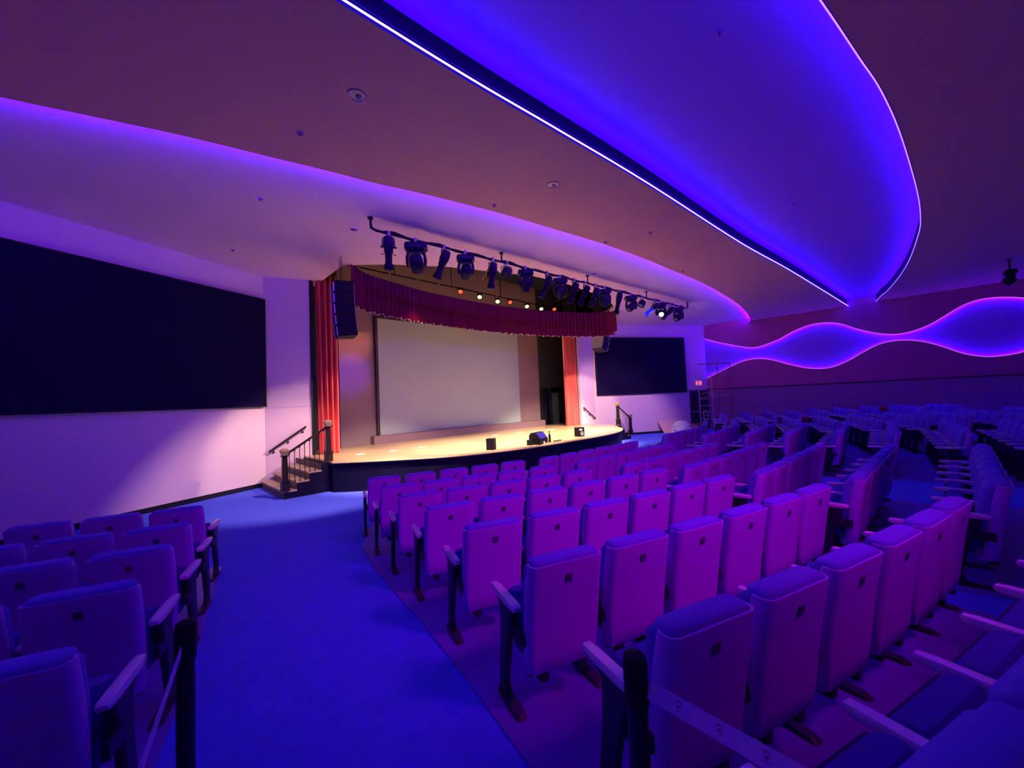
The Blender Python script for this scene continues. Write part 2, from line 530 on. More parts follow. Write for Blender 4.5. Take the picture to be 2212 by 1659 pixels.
CUT = [(15.72, 11.45), (15.62, 10.3), (15.3, 9.35), (14.6, 8.55), (12.8, 7.83), (9.97, 7.64), (8.66, 7.77), (6.25, 8.62), (4.9, 9.40), (4.18, 10.02), (4.01, 10.2), (4.03, 11.9), (4.05, 12.45), (3.74, 12.45), (3.74, 11.95), (2.67, 12.3), (-3.4, 9.61)]
cfront = [(x, y-0.12) for x, y in sf]+[(22.85, 7.95), (16.8, 11.25)]+CUT
struct(MB().prism(cfront, CZ, CZ+0.15).build('ceiling_front', ceil_m))
# dark fascia above the opening, stage house
b = MB()
cut = [(15.62, 11.4)]+[(p.x, p.y) for p in catmull([(x, y, 0) for x, y in CUT[1:11]], 4)]+[(4.04, 12.4)]
n = len(cut)
b.loft([[Vector((x, y, CZ+0.01)) for x, y in cut], [Vector((x, y, 7.85)) for x, y in cut], [Vector((x, y-0.1, 7.85)) for x, y in cut], [Vector((x, y-0.1, CZ+0.16)) for x, y in cut]], False, False, closed=False, smooth=False)
struct(b.build('wall_loft_fascia', mask_m))
struct(MB().box((9.7, 10.6, 7.9), (14.4, 6.4, 0.1)).build('ceiling_loft', loft_m))
struct(MB().box((9.885, 13.25, 4.3), (9.81, 0.2, 7.3)).build('wall_stage_back', stagewall))
b = MB()
b.box((3.9, 13.25, 4.3), (2.14, 0.2, 7.3))
b.box((3.0, 12.98, 4.3), (0.1, 0.7, 7.3))
b.box((3.40, 12.55, 4.3), (0.66, 0.08, 7.3))
struct(b.build('wall_stage_left', mask_m))
b = MB()
for c, d in (((16.42, 13.25, 5.15), (1.40, 0.2, 5.6)), ((14.80, 13.25, 4.3), (0.02, 0.2, 7.3)), ((15.28, 13.25, 5.15), (0.94, 0.2, 5.2)), ((16.44, 13.25, 1.6), (1.38, 0.2, 2.0)), ((17.1, 12.4, 4.3), (0.1, 1.9, 7.3)), ((16.4, 11.55, 4.3), (1.36, 0.06, 7.3)), ((15.3, 13.9, 2.0), (1.6, 0.1, 3.2))):
    b.box(c, d)
struct(b.build('wall_stage_right', mask_m))
b = MB()
b.box((14.84, 13.22, 1.64), (0.06, 0.16, 1.84)); b.box((15.72, 13.22, 1.64), (0.06, 0.16, 1.84)); b.box((15.28, 13.22, 2.58), (0.94, 0.16, 0.06))
dr = struct(b.build('door_1', black))
db = MB()
db.box((15.02, 13.55, 1.62), (0.05, 0.75, 1.78), rz=radians(-8))
db.build('door_leaf', mask_m, dr)
hb = MB()
hb.cone((15.07, 13.3, 1.1), (15.07, 13.3, 2.0), 0.012, 0.012, 8)
hb.build('door_pull', clamp_m, dr)

# exit recess door at the far corner of the front wall
dwr = (Vector(FR1)-Vector(FR0)).normalized()
angr = atan2(dwr.y, dwr.x)


def onfr(t, off, z):
    p = Vector(FR0)+dwr*t+Vector((dwr.y, -dwr.x))*(-off)
    return (p.x, p.y, z)


# (front side of this wall lies to the right of FR0->FR1)
def fr(t, out, z):
    nrm = Vector((dwr.y, -dwr.x))
    p = Vector(FR0)+dwr*t+nrm*out
    return (p.x, p.y, z)


b = MB()
b.box(fr(5.68, 0.010, 1.06), (0.06, 0.05, 2.12), angr)
b.box(fr(6.80, 0.010, 1.06), (0.06, 0.05, 2.12), angr)
b.box(fr(6.24, 0.010, 2.13), (1.18, 0.05, 0.06), angr)
d2 = struct(b.build('door_2', trim_m))
MB().box(fr(6.24, 0.008, 1.05), (1.06, 0.03, 2.08), angr).build('door_leaf', mask_m, d2)
MB().box(fr(6.0, 0.05, 1.0), (0.5, 0.04, 0.05), angr).build('door_push_bar', clamp_m, d2)
ex = empty('exit_sign', fr(6.28, 0.03, 2.54), angr)
tag(ex, 'small lit red EXIT sign above the far corner door', 'sign')
MB().box((0, 0, 0), (0.34, 0.05, 0.22)).build('sign_box', signw_m, ex)
tc = bpy.data.curves.new('exit_letters', 'FONT')
tc.body = 'EXIT'
tc.size, tc.extrude, tc.align_x, tc.align_y = 0.16, 0.004, 'CENTER', 'CENTER'
tc.materials.append(sign_m)
tmp = bpy.data.objects.new('exit_letters', tc)
COL.objects.link(tmp)
bpy.context.view_layer.update()
tme = bpy.data.meshes.new_from_object(tmp.evaluated_get(bpy.context.evaluated_depsgraph_get()))
bpy.data.objects.remove(tmp)
to = bpy.data.objects.new('exit_letters', tme)
to.parent = ex
to.location = (0, -0.03, 0)
to.rotation_euler = (pi/2, 0, 0)
COL.objects.link(to)

# ------------------------------------------------------------------ stage
AP = [(-6.2, 9.8), (-5.67, 9.30), (-5.1, 8.80), (-4.2, 8.12), (-3.2, 7.68), (-2, 7.43), (-1, 7.38), (0, 7.37), (1, 7.38), (2, 7.43), (3.2, 7.68), (4.2, 8.12), (5.1, 8.80), (5.67, 9.30), (6.2, 9.8)]
ap = [(9.7+p.x, p.y) for p in catmull([(x, y, 0) for x, y in AP], 5)]
deck = ap+[(15.9, 11.28), (15.66, 11.30), (15.66, 13.13), (3.78, 13.13), (3.78, 11.90), (3.52, 11.98)]
ST = empty('stage', (9.7, 10.0, 0))


def sub(name, b, m, parent):
    """build with world coordinates, then parent keeping place"""
    o = b.build(name, m)
    o.parent = parent
    o.matrix_parent_inverse = Matrix.Translation(parent.location).inverted() @ Matrix.Identity(4) if parent.rotation_euler[2] == 0 else (Matrix.Translation(parent.location) @ parent.rotation_euler.to_matrix().to_4x4()).inverted()
    return o


tag(ST, 'raised wooden stage with a bowed front edge and dark blue black skirt', 'stage')
sub('deck', MB().prism([(x, y) for x, y in deck], 0.675, 0.72), plank_m, ST)
inner = [(9.7+(x-9.7)*0.997, y+0.03) for x, y in ap]
sub('skirt', MB().prism(inner+[(15.88, 11.2), (3.54, 11.9)], 0.0, 0.675), apron_m, ST)
nb_ = MB()
nb_.tube([(x, y-0.005, 0.70) for x, y in ap], 0.022, 6)
sub('nosing', nb_, tread_m, ST)
struct(MB().box((16.36, 12.36, 0.36), (1.36, 1.5, 0.72)).build('floor_backstage', plank_m))


def staircase(name, sgn, x_top, yf, yw, label):
    """four risers climbing towards the stage; sgn=+1 climbs to +x"""
    root = empty(name, (x_top-sgn*0.5, yf, 0))
    tag(root, label, 'staircase')
    for i in range(4):
        xa = x_top-sgn*(1.02-i*0.27)
        z = 0.18*(i+1)
        if i == 3:
            break
        tb = MB()
        tb.box((xa+sgn*0.135-sgn*0.012, (yf+yw)/2, z-0.018), (0.295, yw-yf, 0.036))
        sub('tread', tb, tread_m, root)
        rb = MB()
        rb.box((xa+sgn*0.012, (yf+yw)/2, z-0.036-0.072), (0.02, yw-yf-0.06, 0.144))
        sub('riser', rb, riser_m, root)
    rb = MB()
    rb.box((x_top-sgn*0.21+sgn*0.012, (yf+yw)/2, 0.72-0.036-0.072), (0.02, yw-yf-0.06, 0.144))
    sub('riser', rb, riser_m, root)
    # stepped side stringer
    pts = []
    x = x_top-sgn*1.02
    pts = [(x, 0)]
    for i in range(3):
        pts += [(x, 0.18*(i+1)-0.036), (x+sgn*0.27, 0.18*(i+1)-0.036)]
        x += sgn*0.27
    pts += [(x, 0.68), (x_top+sgn*0.03, 0.68), (x_top+sgn*0.03, 0)]
    sb = MB()
    n = len(pts)
    sb.add([(a, yf, z) for a, z in pts]+[(a, yf+0.04, z) for a, z in pts], [tuple(range(n)), tuple(reversed(range(n, 2*n)))]+[(i, (i+1) % n, n+(i+1) % n, n+i) for i in range(n)])
    sub('stringer', sb, apron_m, root)
    return root


def newel(bm, x, y, z0, h, s=1.0):
    w = 0.062*s
    bm.box((x, y, z0+0.11), (2*w+0.035, 2*w+0.035, 0.22))
    bm.box((x, y, z0+0.23), (2*w+0.055, 2*w+0.055, 0.025))
    bm.loft([rrect(x-w, x+w, y-w, y+w, 0.012, z0+0.24, 2), rrect(x-w*.82, x+w*.82, y-w*.82, y+w*.82, 0.012, z0+h-0.13, 2)], smooth=False)
    bm.box((x, y, z0+h-0.14), (2*w+0.03, 2*w+0.03, 0.022))


def newel_cap(bm, x, y, z0, h):
    w = 0.062
    bm.loft([rrect(x-w*.85, x+w*.85, y-w*.85, y+w*.85, 0.01, z0+h-0.13, 2), rrect(x-w*1.35, x+w*1.35, y-w*1.35, y+w*1.35, 0.01, z0+h-0.045, 2), rrect(x-w*1.45, x+w*1.45, y-w*1.45, y+w*1.45, 0.01, z0+h-0.035, 2), rrect(x-w*1.45, x+w*1.45, y-w*1.45, y+w*1.45, 0.01, z0+h-0.015, 2), rrect(x-w*.6, x+w*.6, y-w*.6, y+w*.6, 0.01, z0+h+0.03, 2)], smooth=False)


def balustrade(name, top, low, label, sgn):
    root = empty(name, (low[0], low[1], 0))
    tag(root, label, 'railing')
    for (x, y, z, h) in (top, low):
        b = MB()
        newel(b, x, y, z, h)
        po = sub('newel_post', b, wood_d, root)
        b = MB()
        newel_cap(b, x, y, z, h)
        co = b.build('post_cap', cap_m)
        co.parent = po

    a = Vector((low[0], low[1], low[2]+low[3]-0.13))
    c = Vector((top[0], top[1], top[2]+top[3]-0.13))
    d = (c-a).normalized()
    up_ = Vector((0, 0, 1))
    side = d.cross(up_).normalized()
    nn = side.cross(d)
    b = MB()
    rings = []
    for t in (a+d*0.05, c-d*0.05):
        rings.append([t+side*(0.032*cos(k*pi/4+pi/8))*1.1+nn*(0.026*sin(k*pi/4+pi/8)) for k in range(8)])
    b.loft(rings, smooth=False)
    sub('handrail', b, wood_d, root)
    for i in range(8):
        t = (i+0.9)/8.8
        p = a+(c-a)*t
        stepi = int(max(0, min(2, (p.x-low[0])*sgn/0.27+0.35)))
        zb = 0.18*(stepi+1)
        bb = MB()
        bb.cone((p.x, p.y, zb), (p.x, p.y, p.z-0.02), 0.0085, 0.0085, 6)
        bb.lathe((p.x, p.y, zb), (0, 0, 1), [(0, .022), (.02, .020), (.035, .009)], 6)
        bb.lathe((p.x, p.y, p.z-0.06), (0, 0, 1), [(0, .009), (.015, .018), (.04, .02)], 6)
        sub('baluster', bb, iron, root)


staircase('stage_stairs', 1, 3.55, 10.06, 12.1, 'short wooden staircase climbing to the stage beside the big navy screen')
balustrade('stair_railing', (3.52, 10.10, 0.72, 0.98), (2.56, 10.10, 0.18, 0.93), 'dark stair railing with iron balusters at the near stage corner', 1)
staircase('stage_stairs', -1, 15.88, 9.42, 11.2, 'short staircase at the far stage corner, half hidden behind the stage')
balustrade('stair_railing', (15.92, 9.47, 0.72, 0.98), (16.86, 9.40, 0.18, 0.93), 'wooden stair railing at the far stage corner by the pale wall', -1)


def wall_rail(name, a, c, wn, label):
    a, c, wn = Vector(a), Vector(c), Vector((*wn, 0)).normalized()
    root = empty(name, (a.x, a.y, 0))
    tag(root, label, 'handrail')
    d = (c-a).normalized()
    o = wn*0.075
    b = MB()
    nn = Vector((0, 0, 1))
    rings = [[t+o+wn*(0.026*cos(k*pi/4))+nn*(0.034*sin(k*pi/4)) for k in range(8)] for t in (a, c)]
    b.loft(rings)
    sub('rail', b, wood_d, root)
    for t in (0.12, 0.5, 0.9):
        p = a+(c-a)*t
        b = MB()
        b.tube([p+Vector((0, 0, -0.09)), p+wn*0.06+Vector((0, 0, -0.085)), p+o+Vector((0, 0, -0.03))], 0.011, 6)
        b.lathe(p+Vector((0, 0, -0.09)), wn, [(0.0, .03), (0.012, .026)], 8)
        sub('bracket', b, iron, root)


dl = (Vector(RL1)-Vector(FL1)).normalized()
nl = (dl.y, -dl.x)
wall_rail('wall_handrail', (2.74, 12.27, 0.90), (3.60, 11.99, 1.53), nl, 'dark wooden handrail fixed to the wall above the near stage stairs')
drr = (Vector(FR0)-Vector(RR0)).normalized()
wall_rail('wall_handrail', (16.70, 11.255, 0.95), (15.82, 11.32, 1.53), (drr.y, -drr.x), 'dark handrail on the pale wall beyond the far curtain')

# projection screen, platform
sc = empty('projection_screen', (9.78, 13.05, 1.0))
tag(sc, 'large pale grey projection screen at the back of the stage', 'projection screen')
sub('screen_cloth', MB().box((9.78, 13.075, 3.05), (7.0, 0.02, 4.14)), screen_m, sc)
b = MB()
b.box((6.235, 13.08, 3.05), (0.09, 0.13, 4.2))
b.box((9.75, 13.09, 5.14), (7.1, 0.10, 0.05))
sub('frame', b, trim_m, sc)
tag(MB().box((10.37, 12.98, 0.86), (8.80, 0.30, 0.28)).build('screen_platform', plinth_m), 'low brown platform running along under the projection screen', 'platform')

# dark side screens hung on the front walls
dfl = (Vector(FL1)-Vector(FL0)).normalized()
afl = atan2(dfl.y, dfl.x)
nfl = Vector((dfl.y, -dfl.x))
pc = Vector(FL1)-dfl*2.64+nfl*0.05
ps = empty('side_screen', (pc.x, pc.y, 3.58), afl)
tag(ps, 'huge navy side screen on the wall before the near stage stairs', 'screen')
MB().box((0, 0, 0), (5.2, 0.09, 2.92)).build('screen_body', panel_m, ps)
b = MB()
for c, d in (((0, -0.05, 1.45), (5.24, 0.02, 0.03)), ((0, -0.05, -1.45), (5.24, 0.02, 0.03)), ((2.6, -0.05, 0), (0.03, 0.02, 2.9)), ((-2.6, -0.05, 0), (0.03, 0.02, 2.9))):
    b.box(c, d)
b.build('frame', black, ps)
q0, q1 = fr(0.12, 0.05, 3.55), fr(5.42, 0.05, 3.55)
ps = empty('side_screen', ((q0[0]+q1[0])/2, (q0[1]+q1[1])/2, 3.55), angr)
tag(ps, 'navy side screen on the far front wall beyond the stage', 'screen')
MB().box((0, 0, 0), (5.3, 0.09, 2.94)).build('screen_body', panel_m, ps)
b = MB()
for c, d in (((0, -0.05, 1.46), (5.34, 0.02, 0.03)), ((0, -0.05, -1.46), (5.34, 0.02, 0.03)), ((2.65, -0.05, 0), (0.03, 0.02, 2.92)), ((-2.65, -0.05, 0), (0.03, 0.02, 2.92))):
    b.box(c, d)
b.build('frame', black, ps)


# curtains
def pleats(path, amp, pitch, z0, z1, flare=1.0, th=0.02, zr=None, nz=6, seed=1):
    rnd = random.Random(seed)
    P = [Vector((x, y, 0)) for x, y in path]
    L = [0]
    for i in range(1, len(P)):
        L.append(L[-1]+(P[i]-P[i-1]).length)
    tot = L[-1]
    n = int(tot/pitch*8)

    def at(s):
        for i in range(1, len(P)):
            if s <= L[i] or i == len(P)-1:
                t = (s-L[i-1])/max(1e-6, L[i]-L[i-1])
                d = (P[i]-P[i-1]).normalized()
                return P[i-1]+(P[i]-P[i-1])*t, Vector((-d.y, d.x, 0))
    ph = [rnd.uniform(-0.5, 0.5) for _ in range(int(tot/pitch)+3)]
    rows = []
    for k in range(nz+1):
        z = z0+(z1-z0)*k/nz
        a = amp*(1+(flare-1)*(1-k/nz))
        row = []
        for i in range(n+1):
            s = tot*i/n
            p, nr = at(s)
            u = s/pitch
            j = int(u)
            off = a*(sin(2*pi*u+ph[j]*(1-(u-j))+ph[j+1]*(u-j))+0.25*sin(4.7*u+seed))
            zz = z+((zr(s/tot, u) if zr else 0)*(1-k/nz))
            row.append(p+nr*off+Vector((0, 0, zz)))
        rows.append(row)
    b = MB()
    front = rows
    back = [[p+Vector((0, th, 0)) for p in r] for r in rows]
    b.loft(front, False, False, closed=False)
    b.loft(back, False, False, closed=False)
    rim_f = front[0]+[r[-1] for r in front[1:]]+list(reversed(front[-1][:-1]))+[r[0] for r in reversed(front[1:-1])]
    rim_b = back[0]+[r[-1] for r in back[1:]]+list(reversed(back[-1][:-1]))+[r[0] for r in reversed(back[1:-1])]
    b.loft([rim_f, rim_b], False, False, smooth=False)
    return b, rows


def curtain(name, path, label, seed, edge):
    root = empty(name, (path[0][0], path[0][1], 0.72))
    tag(root, label, 'curtain')
    b, rows = pleats(path, 0.085, 0.135, 0.735, 5.85, 1.2, 0.015, None, 8, seed)
    sub('drape', b, red_m, root)
    sub('black_border', MB().box(edge, (0.10, 0.05, 5.85)), black, root)


curtain('stage_curtain', [(3.88, 11.86), (4.42, 11.72)], 'tall red pleated curtain at the near side of the stage', 3, (3.78, 11.95, 3.66))
curtain('stage_curtain', [(14.80, 11.50), (15.58, 11.48)], 'tall red pleated curtain at the far side of the stage', 5, (15.69, 11.50, 3.66))

VP = [(4.16, 9.95), (4.32, 10.2), (4.91, 10.59), (5.74, 10.83), (6.65, 11.04), (7.61, 11.15), (8.63, 11.20), (9.71, 11.19), (10.84, 11.09), (11.95, 10.87), (13.06, 10.55), (14.09, 10.1), (14.85, 9.62), (15.08, 9.05), (14.95, 8.75)]
vpath = [(p.x, p.y) for p in catmull([(x, y, 0) for x, y in VP], 5)]
va = empty('stage_valance', (9.7, 11.2, 4.7))
tag(va, 'long burgundy valance curving across the top of the stage', 'valance')
b, vrows = pleats(vpath, 0.028, 0.17, 4.69, 5.74, 1.5, 0.02, lambda t, u: 0.02*sin(2*pi*u*0.5)+(0.10 if t > 0.985 else 0), 4, 9)
sub('drape', b, val_m, va)
b = MB()
rnd = random.Random(4)
row = vrows[0]
for i in range(3, len(row)-2, 3):
    if rnd.random() < 0.75:
        p = row[i]
        r = rnd.uniform(0.012, 0.024)
        b.lathe((p.x, p.y+0.02, p.z-0.045), (0, 0, 1), [(0, r*.4), (r, r), (2*r, r*.9), (0.05, r*.3)], 6)
fo = sub('hem_highlights', b, hem_m, va)
fo['kind'] = 'stuff'

# ------------------------------------------------------------------ LED tapes
def ribbon(name, pts, z, w, nvec, vis_r, m_light, m_vis, label, off, group, vis_dz=-0.035):
    root = empty(name, (pts[len(pts)//2][0], pts[len(pts)//2][1], z))
    tag(root, label, 'light strip', group)
    b = MB()
    n = Vector(nvec).normalized()
    a_, c_ = [], []
    for i, (x, y) in enumerate(pts):
        x2, y2 = pts[min(i+1, len(pts)-1)]
        x1, y1 = pts[max(i-1, 0)]
        t = Vector((x2-x1, y2-y1, 0)).normalized()
        s = t.cross(n).normalized()*(w/2)
        p = Vector((x+off[0], y+off[1], z))
        a_.append(p-s)
        c_.append(p+s)
    nn = len(a_)
    fs = [(i, i+1, nn+i+1, nn+i) for i in range(nn-1)]
    b.add(a_+c_, fs)
    v0 = Vector(b.v[fs[0][1]])-Vector(b.v[fs[0][0]])
    v1 = Vector(b.v[fs[0][3]])-Vector(b.v[fs[0][0]])
    if v0.cross(v1).dot(n) < 0:
        b.f = [tuple(reversed(f)) for f in b.f]
    o = b.build('led_tape', m_light, None, None, False)
    o.parent = root
    o.matrix_parent_inverse = Matrix.Translation(root.location).inverted()
    if vis_r:
        v = MB()
        v.tube([(x+off[0], y+off[1], z+vis_dz) for x, y in pts], vis_r, 6)
        sub('diffuser', v, m_vis, root)
    return root


fe_in = [p for p in fe]
ribbon('led_strip', fe_in, SZ+0.06, 0.03, (0, -0.55, 0.83), 0.010, tape_rec, tape_vis, 'bright white violet light strip along the straight edge of the ceiling recess', (0, -0.035), 'cove light strips', -0.045)
ribbon('led_strip', ne, SZ+0.06, 0.03, (0, 0.45, 0.89), 0.007, tape_rec, tape_near, 'violet light strip along the curved edge of the ceiling recess', (0, 0.02), 'cove light strips', -0.05)
ribbon('led_strip', sf, SZ+0.055, 0.03, (0, 0.94, 0.34), 0.0, tape_front, tape_dim, 'violet cove light strip behind the curved soffit edge near the stage', (0, 0.03), 'cove light strips')


def wave_strip(pts, zdir, label):
    root = empty('led_strip', (XR+0.07, pts[0].x, pts[0].y))
    tag(root, label, 'light strip', 'wave light strips')
    b = MB()
    nn = len(pts)
    x = XR+0.075
    # tape stands behind the panel edge and faces the glowing back panel and the middle of the wave
    b.add([(x-0.012, p.x, p.y-zdir*0.01) for p in pts]+[(x+0.014, p.x, p.y-zdir*0.025) for p in pts], [(i, i+1, nn+i+1, nn+i) for i in range(nn-1)])
    n = Vector((0.5, 0, zdir))
    v0 = Vector(b.v[b.f[0][1]])-Vector(b.v[b.f[0][0]])
    v1 = Vector(b.v[b.f[0][3]])-Vector(b.v[b.f[0][0]])
    if v0.cross(v1).dot(n) < 0:
        b.f = [tuple(reversed(f)) for f in b.f]
    o = b.build('led_tape', tape_wave, None, None, False)
    o.parent = root
    o.matrix_parent_inverse = Matrix.Translation(root.location).inverted()
    v = MB()
    v.tube([(XR-0.002, p.x, p.y+zdir*0.008) for p in pts], 0.011, 6)
    sub('diffuser', v, tape_dim, root)


wave_strip(wt, -1, 'thin violet light strip along the upper edge of the glowing wall wave')
wave_strip(wb, 1, 'thin violet light strip along the lower edge of the glowing wall wave')

# ------------------------------------------------------------------ seats
def seat_meshes():
    M = {}
    # back shell
    # U shaped moulded shell: outer wall, rim, and an inner wall holding the cushion
    prof = [(0.215, 0.03, 0.44), (0.235, 0.005, 0.465), (0.33, -0.012, 0.485), (0.47, -0.030, 0.497), (0.60, -0.050, 0.497), (0.74, -0.076, 0.492), (0.86, -0.102, 0.487), (0.878, -0.104, 0.480)]
    rings = []
    for z, y, w in prof:
        rings.append(rrect(-w/2, w/2, y, y+0.105, 0.046, z, 5))
    z, y, w = prof[-1]
    rings.append(rrect(-w/2+.010, w/2-.010, y+.010, y+0.095, 0.040, z, 5))
    rings.append(rrect(-w/2+.014, w/2-.014, y+.014, y+0.091, 0.038, z-0.030, 5))
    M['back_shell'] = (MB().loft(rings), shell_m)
    prof = [(0.40, 0.055, 0.43, 0.075), (0.50, 0.045, 0.452, 0.085), (0.62, 0.025, 0.456, 0.09), (0.76, -0.004, 0.454, 0.09), (0.84, -0.020, 0.452, 0.09), (0.86, -0.085, 0.448, 0.125), (0.885, -0.086, 0.445, 0.118), (0.897, -0.078, 0.43, 0.102), (0.903, -0.062, 0.40, 0.07)]
    rings = []
    for i, (z, y, w, t) in enumerate(prof):
        rings.append(rrect(-w/2, w/2, y, y+t, min(0.04, t/2-0.002), z, 5))
    M['back_cushion'] = (MB().loft(rings), cush_m)
    # tipped up seat cushion
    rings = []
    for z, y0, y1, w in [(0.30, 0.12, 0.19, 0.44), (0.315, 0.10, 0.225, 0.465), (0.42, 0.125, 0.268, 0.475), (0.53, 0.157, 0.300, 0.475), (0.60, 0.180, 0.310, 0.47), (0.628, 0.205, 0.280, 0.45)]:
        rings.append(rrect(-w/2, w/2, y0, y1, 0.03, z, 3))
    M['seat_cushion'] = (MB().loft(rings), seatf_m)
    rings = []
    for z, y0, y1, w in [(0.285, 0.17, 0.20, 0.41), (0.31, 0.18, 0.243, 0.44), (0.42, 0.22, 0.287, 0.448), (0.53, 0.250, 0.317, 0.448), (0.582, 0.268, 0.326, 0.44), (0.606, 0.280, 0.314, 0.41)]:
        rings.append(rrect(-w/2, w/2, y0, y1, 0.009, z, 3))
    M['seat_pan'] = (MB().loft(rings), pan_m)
    b = MB()
    b.box((0, -0.0865, 0.78), (0.042, 0.008, 0.045), rot=Matrix.Rotation(radians(11.8), 3, 'X'))
    M['number_plate'] = (b, patch_m)
    b = MB()
    for x in (-0.13, 0.13):
        b.box((x, 0.045, 0.20), (0.05, 0.06, 0.05))
    b.box((0, 0.06, 0.23), (0.44, 0.05, 0.03))
    M['seat_bracket'] = (b, std_m)
    return M


def std_meshes():
    b = MB()
    rings = []
    for z, y0, y1, w in [(0.0, 0.10, 0.32, 0.045), (0.03, 0.20, 0.32, 0.04), (0.10, 0.225, 0.325, 0.04), (0.36, 0.165, 0.28, 0.045), (0.55, 0.10, 0.27, 0.045), (0.60, 0.075, 0.33, 0.045)]:
        rings.append(rrect(-w/2, w/2, y0, y1, 0.015, z, 2))
    b.loft(rings, smooth=False)
    b.loft([rrect(-.034, .034, .02, .34, .02, 0.0, 2), rrect(-.030, .030, .05, .33, .02, 0.022, 2)], smooth=False)
    b.box((0.02, 0.075, 0.44), (0.03, 0.12, 0.07))
    a = MB()
    rings = []
    for y, z0, z1, w in [(0.035, .600, .620, .044), (0.048, .590, .630, .054), (0.15, .586, .632, .056), (0.34, .588, .634, .054), (0.395, .594, .632, .046), (0.405, .602, .622, .036)]:
        ring = rrect(-w/2, w/2, z0, z1, 0.009, 0, 2)
        rings.append([Vector((p.x, y, p.y)) for p in ring])
    a.loft(rings, smooth=True)
    return (b, std_m), (a, arm_m)


SEAT = {}
for k, (b, m) in seat_meshes().items():
    o = b.build(k, m)
    SEAT[k] = o.data
    bpy.data.objects.remove(o)
(bs, ms), (ba, ma) = std_meshes()
o = bs.build('standard', ms); SEAT['standard'] = o.data; bpy.data.objects.remove(o)
o = ba.build('armrest', ma); SEAT['armrest'] = o.data; bpy.data.objects.remove(o)
SEATS = []


def seat(x, y, hd, label, group, last=False):
    """x,y: number plate position in plan; hd: heading (clockwise from +y) the seat faces"""
    f = Vector((sin(hd), cos(hd), 0))
    p = Vector((x, y, 0))+f*0.083
    z = rake(p.x, p.y)+0.010
    r = empty('theatre_seat', (p.x, p.y, z), -hd)
    tag(r, label, 'seat', group)
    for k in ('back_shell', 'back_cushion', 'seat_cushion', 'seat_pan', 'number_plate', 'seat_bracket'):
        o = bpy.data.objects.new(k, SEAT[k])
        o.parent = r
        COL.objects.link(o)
    for sx in ((-0.28, 0.28) if last else (-0.28,)):
        for k in ('standard', 'armrest'):
            o = bpy.data.objects.new(k, SEAT[k])
            o.parent = r
            o.location = (sx, 0, 0)
            COL.objects.link(o)
    SEATS.append(r)
    return r


def seat_label(row, i, block):
    return f'purple theatre seat, {ORD[i]} from the blue aisle in the {ORD[row]} row of {block}'


C1 = (9.7, 23.0)
R1 = [18.52, 19.50, 20.31, 21.13, 22.02, 22.93, 23.80, 24.56]
T1 = [-21.74, -21.42, -21.04, -20.64, -20.32, -20.08, -19.78, -19.7]
N1 = [5, 5, 5, 6, 6, 6, 6, 6]


def polar(cx, r, th, mirror=None):
    x, y = cx+r*sin(radians(th)), 23.0-r*cos(radians(th))
    hd = -radians(th)
    if mirror is not None:
        x, hd = 2*mirror-x, -hd
    return x, y, hd


MIR = 9.6
pads1, pads4 = [], []
for k in range(8):
    for i in range(N1[k]):
        th = T1[k]+math.degrees(0.56/R1[k])*i
        x, y, hd = polar(9.7, R1[k], th)
        seat(x, y, hd, f'purple theatre seat, {ORD[i]} from the blue aisle, {ORD[k]} row, nearest block', 'seats in the block right of the blue aisle', i == N1[k]-1)
    a = polar(9.7, R1[k]+0.25, T1[k]-math.degrees(0.36/R1[k]))
    c = polar(9.7, R1[k]+0.25, T1[k]+math.degrees((0.56*(N1[k]-1)+0.36)/R1[k]))
    pads1.append((a[:2], c[:2]))
d0 = polar(9.7, R1[0]-0.75, T1[0]-math.degrees(0.36/R1[0])+0.6)
d1 = polar(9.7, R1[0]-0.75, T1[0]+math.degrees((0.56*4+0.36)/R1[0]))
pads1.insert(0, (d0[:2], d1[:2]))
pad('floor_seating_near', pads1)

X2 = [5.74, 5.58, 5.47, 5.60, 5.46, 5.43, 5.52, 5.55]
Y2 = [4.88, 3.92, 3.00, 2.16, 1.27, 0.40, -0.52, -1.42]
h2 = radians(2.8)
for blk in (0, 1):
    rows = []
    for k in range(8):
        for i in range(6):
            x, y, hd = X2[k]+0.57*i*cos(h2), Y2[k]-0.57*i*sin(h2), h2
            if blk == 0:
                if k == 7:
                    continue
                seat(x, y, hd, f'purple theatre seat, {ORD[i]} along the {ORD[k]} row of the second block', 'seats in the second block', i == 5)
            else:
                seat(2*MIR-x, y, -hd, f'purple theatre seat, {ORD[5-i]} along the {ORD[k]} row of the third block', 'seats in the third block', i == 0)
        a = (X2[k]-0.36, Y2[k]-0.2)
        c = (X2[k]+0.57*5+0.34, Y2[k]-0.35)
        if blk:
            a, c = (2*MIR-c[0], c[1]), (2*MIR-a[0], a[1])
        rows.append((a, c))
    (ax, ay), (cx, cy) = rows[0]
    rows.insert(0, ((ax, ay+1.05), (cx, cy+1.05)))
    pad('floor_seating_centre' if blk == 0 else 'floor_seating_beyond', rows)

R4 = R1+[25.5, 26.4]
T4 = T1+[-19.3, -19.1]
N4 = N1+[6, 6]
for k in range(10):
    for i in range(N4[k]):
        th = T4[k]+math.degrees(0.56/R4[k])*i
        x, y, hd = polar(9.7, R4[k], th, MIR)
        seat(x, y, hd, f'purple theatre seat, {ORD[N4[k]-1-i]} along the {ORD[k]} row of the fourth block', 'seats in the fourth block', i == 0)
    a = polar(9.7, R4[k]+0.25, T4[k]-math.degrees(0.36/R4[k]), MIR)
    c = polar(9.7, R4[k]+0.25, T4[k]+math.degrees((0.56*(N4[k]-1)+0.36)/R4[k]), MIR)
    pads4.append((c[:2], a[:2]))
pad('floor_seating_far', pads4)

